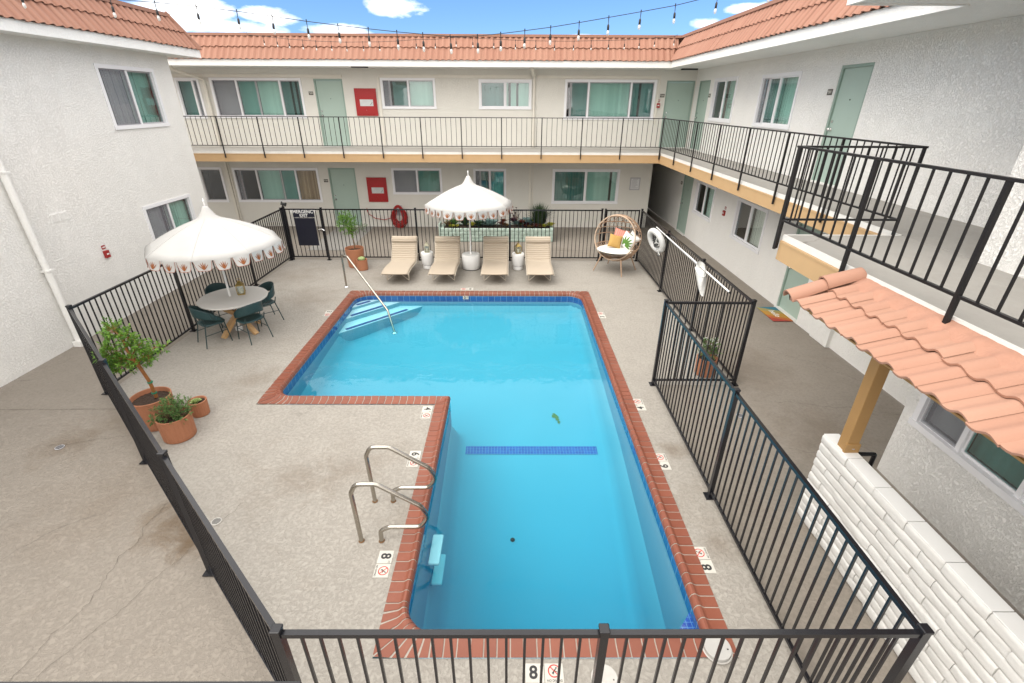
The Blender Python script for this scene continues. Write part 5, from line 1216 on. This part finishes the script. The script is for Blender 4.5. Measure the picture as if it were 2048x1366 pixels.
for k in range(9): rp[0 if k % 3 else 1].tube([c0+Vector((.03, -.10+.02*k+rnd.uniform(-.02, .02), -.20)), c0+Vector((.06, -.22+.02*k, -.30)), c0+Vector((.07, -.20+.03*k, -.36+rnd.uniform(0, .05)))], .010, 5)
rp[0].build('dark_rope', 'rope_dark', t, 60); rp[1].build('white_rope', 'rope_white', t, 60)
t = thing('rescue_pole', 'long white telescopic pool pole hung along the right fence', 'pole', (3.78, 10, 1.4)); MB().tube([(3.77, 12.20, 1.44), (3.77, 8.6, 1.405)], .012, 10).build('tube', 'white_paint', t, 60); MB().tube([(3.77, 9.9, 1.418), (3.77, 7.63, 1.40)], .016, 10).build('sleeve', 'white_paint', t, 60); MB().tube([(3.77, 7.63, 1.40), (3.77, 7.60, 1.40)], .019, 10).build('end_cap', 'room_dark', t, 60)
MB().tube([(3.80, 12.0, 1.40), (3.80, 9.0, 1.36)], .011, 8).build('hook_shaft', 'grey_alu', t, 60)
for y in (11.37, 9.06): MB().box(3.76, 3.81, y-.015, y+.015, 1.36, 1.47).build('hanger', 'black_metal', t)
t = thing('net_bag', 'white mesh leaf net hanging from the pole on the right fence', 'net', (3.72, 8.7, 1.3)); b = MB()
def bag(u, v):
    a = 2*PI*u; w_ = (.03+.095*math.sin(PI*min(1, .28+.66*v)))*(1+.12*math.sin(3*a+4*v)); L = v; y = 8.82-.34*L+.10*math.sin(2*L); z = 1.49-.46*L; return (3.70+w_*.7*math.cos(a), y+w_*1.35*math.sin(a), z+.05*math.sin(a))
b.grid(bag, 24, 16, True); b.build('net', 'rope_white', t, 70, recalc=False); MB().tube([bag(i/24, .22) for i in range(24)], .013, 6, True).build('mouth_ring', 'white_plastic', t, 60)

# ------------------------------------------------------------ small things on the walls
def cabinet(label, x0, x1, z0, z1):
    t = thing('fire_cabinet', label, 'fire cabinet', ((x0+x1)/2, BY, z0), 0, 'red fire hose cabinets'); W, H = x1-x0, z1-z0
    MB().box(x0, x1, BY-.05, BY-.001, z0, z1).build('frame', 'red_paint', t); MB().bevbox(x0+.055, x1-.055, BY-.066, BY-.052, z0+.055, z1-.055, .008).build('door', 'red_paint', t)
    MB().box(x0+.16, x1-.12, BY-.0685, BY-.064, z0+H*.36, z0+H*.60).build('window', 'cab_glass', t)
    MB().box(x0+.09, x1-.09, BY-.068, BY-.0655, z0+.085, z0+.092).box(x0+.09, x1-.09, BY-.068, BY-.0655, z0+.13, z0+.137).build('trim_line', 'red_dark', t)
    MB().lathe([(.012, -.012), (.012, 0)], 8, ((x0+x1)/2, BY-.07, z0+H*.22)).build('latch', 'chrome', t); MB().bar((x1-.22, BY-.071, z0+H*.40), (x1-.15, BY-.071, z0+H*.50), .012, .01).build('hammer', 'text_black', t)
g = NG('cab_glass'); g.base(g.mix(g.noise(6, 3), (.45, .47, .48), (.68, .69, .68))); g.set(Roughness=.15)
cabinet('red fire hose cabinet on the upper walkway beside a green door', -5.30, -4.57, 3.84, 4.68); cabinet('red fire hose cabinet on the ground floor above the coiled hose', -5.27, -4.55, .93, 1.80)
def plaque(label, txt, c, xa, nrm, w_=.15, h=.105):
    t = thing('room_plaque', label, 'room sign', c, 0, 'room number plaques'); n = Vector(nrm); M0 = frame(Vector(c), xa, (0, 0, 1))
    MB().box(-w_/2, w_/2, -h/2, h/2, 0, .012).xform(M0).build('plate', 'plaque_brown', t); text_mb(txt, .072, bold=.001).xform(M0 @ Matrix.Translation((.012, 0, .013))).build('number', 'plaque_text', t)
    MB().box(-w_/2+.012, -w_/2+.03, -.0, .03, .012, .0135).xform(M0).build('tactile_mark', 'plaque_text', t)
X_, Y_ = (1, 0, 0), (0, -1, 0)
plaque('brown room plaque 209 left of the upper left green door', '209', (-6.785, BY-.001, 4.525), X_, Y_); plaque('brown room plaque 205 beside the upper corner door', '205', (5.205, BY-.001, 4.505), X_, Y_); plaque('brown room plaque 109 left of the ground floor green door', '109', (-6.765, BY-.001, 1.675), X_, Y_)
plaque('brown room plaque 203 between corner door and window on the right wing', '203', (RX-.001, 16.86, 4.5), (0, -1, 0), (-1, 0, 0)); plaque('brown room plaque 201 left of the near upper green door', '201', (RX-.001, 10.53, 4.495), (0, -1, 0), (-1, 0, 0)); plaque('brown room plaque 105 in the shaded ground floor passage', '105', (RX-.001, 18.12, 1.675), (0, -1, 0), (-1, 0, 0))
def alarm(label, P, u, z):
    t = thing('fire_alarm', label, 'alarm', P(u, z, 0), 0, 'red fire alarm pulls'); pbox(MB(), P, u-.045, u+.045, z+.09, z+.165, -.012, -.001).build('sign_plate', 'red_dark', t); pbox(MB(), P, u-.055, u+.055, z-.09, z+.055, -.05, -.001).build('call_box', 'red_dark', t); pbox(MB(), P, u-.03, u+.03, z-.03, z+.0, -.056, -.05).build('pull_handle', 'text_white', t); pbox(MB(), P, u-.035, u+.035, z+.115, z+.14, -.014, -.012).build('lettering', 'text_white', t)
alarm('red fire alarm pull on the left white wall', Pl, 9.77, 1.42); alarm('red fire alarm pull by the upper corner door', Pb, 5.10, 4.22); alarm('red fire alarm pull between two ground floor windows on the right', Pr, 14.10, 1.43)
t = thing('notice_board', 'grey framed pool rules notice on the far ground floor wall', 'sign', (4.61, BY, 1.4)); MB().box(4.43, 4.80, BY-.02, BY-.001, 1.39, 1.83).build('frame', 'grey_alu', t); MB().box(4.465, 4.765, BY-.024, BY-.018, 1.425, 1.795).build('sheet', 'paper', t); m = MB()
rnd = random.Random(2)
for k in range(13): m.box(4.49, 4.49+rnd.uniform(.15, .25), BY-.0255, BY-.0235, 1.455+k*.023, 1.463+k*.023)
m.box(4.52, 4.71, BY-.0255, BY-.0235, 1.765, 1.78); m.build('text_lines', 'grey_text', t)
t = thing('coiled_hose', 'red garden hose coiled on a wall bracket below the lower fire cabinet', 'hose', (-4.18, BY, .4)); 
MB().bevbox(-4.30, -4.06, BY-.02, BY-.001, .42, .80, .01).build('bracket', 'grey_alu', t); MB().tube(rounded([(-4.18, BY-.01, .66), (-4.18, BY-.18, .66), (-4.18, BY-.18, .74)], .03, 3), .05, 10).build('hook', 'grey_alu', t, 50)
rnd = random.Random(4); m = MB()
for k in range(22):
    cx = -4.18+rnd.uniform(-.025, .025); zb = rnd.uniform(.0, .30)-.06; w_ = rnd.uniform(.11, .32); zt = .80+rnd.uniform(-.05, .035); y = BY-.04-.009*k; pts = []
    for i in range(40):
        a = 2*PI*i/40; s_ = math.sin(a); c_ = math.cos(a); pts.append((cx+w_*s_*(1-.22*max(0, c_)), y+rnd.uniform(-.003, .003), (zt+zb)/2+(zt-zb)/2*c_))
    m.tube(pts, .0135, 6, True)
m.tube(rounded([(-5.39, BY-.03, .70), (-5.36, BY-.05, .50), (-5.10, BY-.06, .32), (-4.75, BY-.06, .27), (-4.45, BY-.10, .36)], .15, 6), .0135, 6); m.build('hose', 'red_hose', t, 60)
def soff(label, x, y):
    t = thing('soffit_light', label, 'ceiling light', (x, y, SZ), 0, 'black soffit lights'); MB().bevbox(x-.26, x+.26, y-.07, y+.07, SZ-.045, SZ-.002, .012).build('housing', 'black_plastic', t); MB().box(x-.22, x+.22, y-.05, y+.05, SZ-.050, SZ-.045).build('diffuser', 'grey_alu', t)
soff('flat black soffit light above the upper left green door', -4.77, 17.34); soff('flat black soffit light above the upper corner door', 5.78, 17.6)
t = thing('security_camera', 'white security camera under the inside corner of the upper walkway', 'camera', (4.98, 16.40, 2.55)); MB().bevbox(4.93, 5.03, 16.36, 16.45, 2.66, 2.78, .01).build('mount', 'white_plastic', t); MB().tube([(4.98, 16.40, 2.66), (4.98, 16.34, 2.58)], .02, 8).build('arm', 'white_plastic', t, 50); MB().tube([(4.99, 16.43, 2.60), (4.95, 16.26, 2.56)], .038, 12).build('body', 'white_plastic', t, 50); MB().tube([(4.95, 16.262, 2.56), (4.948, 16.255, 2.558)], .026, 12).build('lens', 'room_dark', t, 50)
t = thing('flood_lamp', 'small black flood lamp on the gate post at the far left fence corner', 'lamp', (-6.52, 13.97, 1.55)); MB().tube([(-6.54, 13.97, 1.55), (-6.54, 13.97, 1.64)], .02, 8).build('stem', 'black_plastic', t, 50); MB().lathe([(.03, 0), (.04, .02), (.055, .10), (.06, .11)], 14).xform(Matrix.Translation((-6.55, 13.97, 1.66)) @ Matrix.Rotation(R(105), 4, 'Y')).build('lamp_head', 'black_plastic', t, 50); MB().lathe([(.045, 0), (.03, .05), (.012, .09)], 12, (-6.55, 13.97, 1.63)).build('sensor', 'black_plastic', t, 50)
# doormat
g = NG('mat_print'); sp = g.n('ShaderNodeSeparateXYZ'); g.l(g.co, sp.inputs[0])
q = g.math('ADD', g.math('SUBTRACT', sp.outputs[1], g.math('MULTIPLY', sp.outputs[0], -.55)), g.math('MULTIPLY', g.noise(3.0, 1), .06))
g.base(g.ramp(g.math('ADD', g.math('MULTIPLY', q, 1.0), .5), [(0, (.33, .045, .03)), (.22, (.42, .12, .03)), (.36, (.42, .22, .035)), (.62, (.30, .25, .09)), (.80, (.03, .16, .22))], 'CONSTANT')); g.set(Roughness=.95); g.bump(g.noise(160, 2), .6, .006)
t = thing('door_mat', 'colourful striped HELLO door mat outside the near ground floor door', 'door mat', (6.04, 9.92, 0)); MB().bevbox(-.225, .225, -.40, .40, 0, .014, .004).build('mat', 'mat_print', t, None, local=True); text_mb('hello', .19, bold=.002, ext=.0006).xform(frame((0, 0, .0155), (0, -1, 0), (1, 0, 0))).build('lettering', 'text_white', t, None, local=True)

# ------------------------------------------------------------ string lights
g = NG('bulb_glass'); g.nt.nodes.remove(g.b); tr = g.n('ShaderNodeBsdfTransparent'); tr.inputs[0].default_value = (.92, .92, .90, 1); gl = g.n('ShaderNodeBsdfGlossy'); gl.inputs[1].default_value = .05
df = g.n('ShaderNodeBsdfDiffuse'); df.inputs[0].default_value = (.8, .8, .78, 1); mx0 = g.n('ShaderNodeMixShader'); mx0.inputs[0].default_value = .45; g.l(tr.outputs[0], mx0.inputs[1]); g.l(df.outputs[0], mx0.inputs[2]); mx = g.n('ShaderNodeMixShader'); mx.inputs[0].default_value = .2; g.l(mx0.outputs[0], mx.inputs[1]); g.l(gl.outputs[0], mx.inputs[2]); g.l(mx.outputs[0], g.out.inputs[0])
def strings(label, wire, bulbs, drop, r, k, dirs=0):
    t = thing('string_lights', label, 'string lights', wire[0], 0, 'string lights over the courtyard'); MB().tube(wire, r, 6).build('wire', 'black_plastic', t, 60); rnd = random.Random(len(bulbs))
    for p in bulbs:
        p = Vector(p); a = rnd.uniform(-.05, .05); d = Vector((a, rnd.uniform(-.05, .05), -1)).normalized()
        s = MB().tube([p+Vector((0, 0, .02)), p, p+d*drop*.45], [r*1.8, r*1.4, r*.8], 5); s.tube([p+d*drop*.40, p+d*drop*.48, p+d*drop*.74, p+d*drop*.78], [.010*k, .021*k, .021*k, .012*k], 8); so_ = s.build('socket', 'black_plastic', t, 60)
        q = p+d*drop*.76; MB().lathe([(.001, -.085*k), (.014*k, -.080*k), (.024*k, -.060*k), (.027*k, -.042*k), (.022*k, -.018*k), (.013*k, 0)], 10, q).build('bulb', 'bulb_glass', so_, 60)
W1 = [(-8.2, 5.78), (-7.0, 5.60), (-5.9, 5.475), (-4.84, 5.385), (-4.31, 5.355), (-3.82, 5.318), (-3.34, 5.27), (-2.92, 5.222), (-2.51, 5.172), (-2.13, 5.132), (-1.76, 5.098), (-1.41, 5.068), (-1.09, 5.045), (-.75, 5.023), (-.41, 5.030), (-.12, 5.055), (.18, 5.088), (.50, 5.125), (.85, 5.175), (1.21, 5.23), (1.60, 5.29), (2.01, 5.355), (2.46, 5.44), (3.0, 5.53), (3.75, 5.66)]
Q1 = [(x, 7.0-(.0 if x < 2 else (x-2)*.30), z) for x, z in W1]; strings('nearer festoon string of clear bulbs sagging across the sky', Q1, [q for q in Q1[1:-1]], .175, .0042, .68)
k2 = 16.9/14
W2 = [(-6.54, 5.75), (-6.16, 5.73), (-5.84, 5.70), (-5.55, 5.67), (-5.20, 5.65), (-4.87, 5.63), (-4.49, 5.62), (-4.11, 5.612), (-3.70, 5.618), (-3.29, 5.622), (-2.82, 5.642), (-2.36, 5.675), (-1.88, 5.683), (-1.36, 5.725), (-.94, 5.712), (-.41, 5.695), (.13, 5.672), (.64, 5.662), (1.12, 5.658), (1.60, 5.66), (2.03, 5.67), (2.47, 5.68), (2.87, 5.692), (3.24, 5.712), (3.63, 5.745), (4.11, 5.772)]
Q2 = [(x*k2, 16.9, 4.3+(z-4.3)*k2) for x, z in W2]; strings('farther festoon string of clear bulbs in front of the far tiled roof', [(Q2[0][0]-.3, 17.5, 6.19)]+Q2+[(Q2[-1][0]+.25, 17.5, 6.19)], Q2[1:], .24, .006, .78)
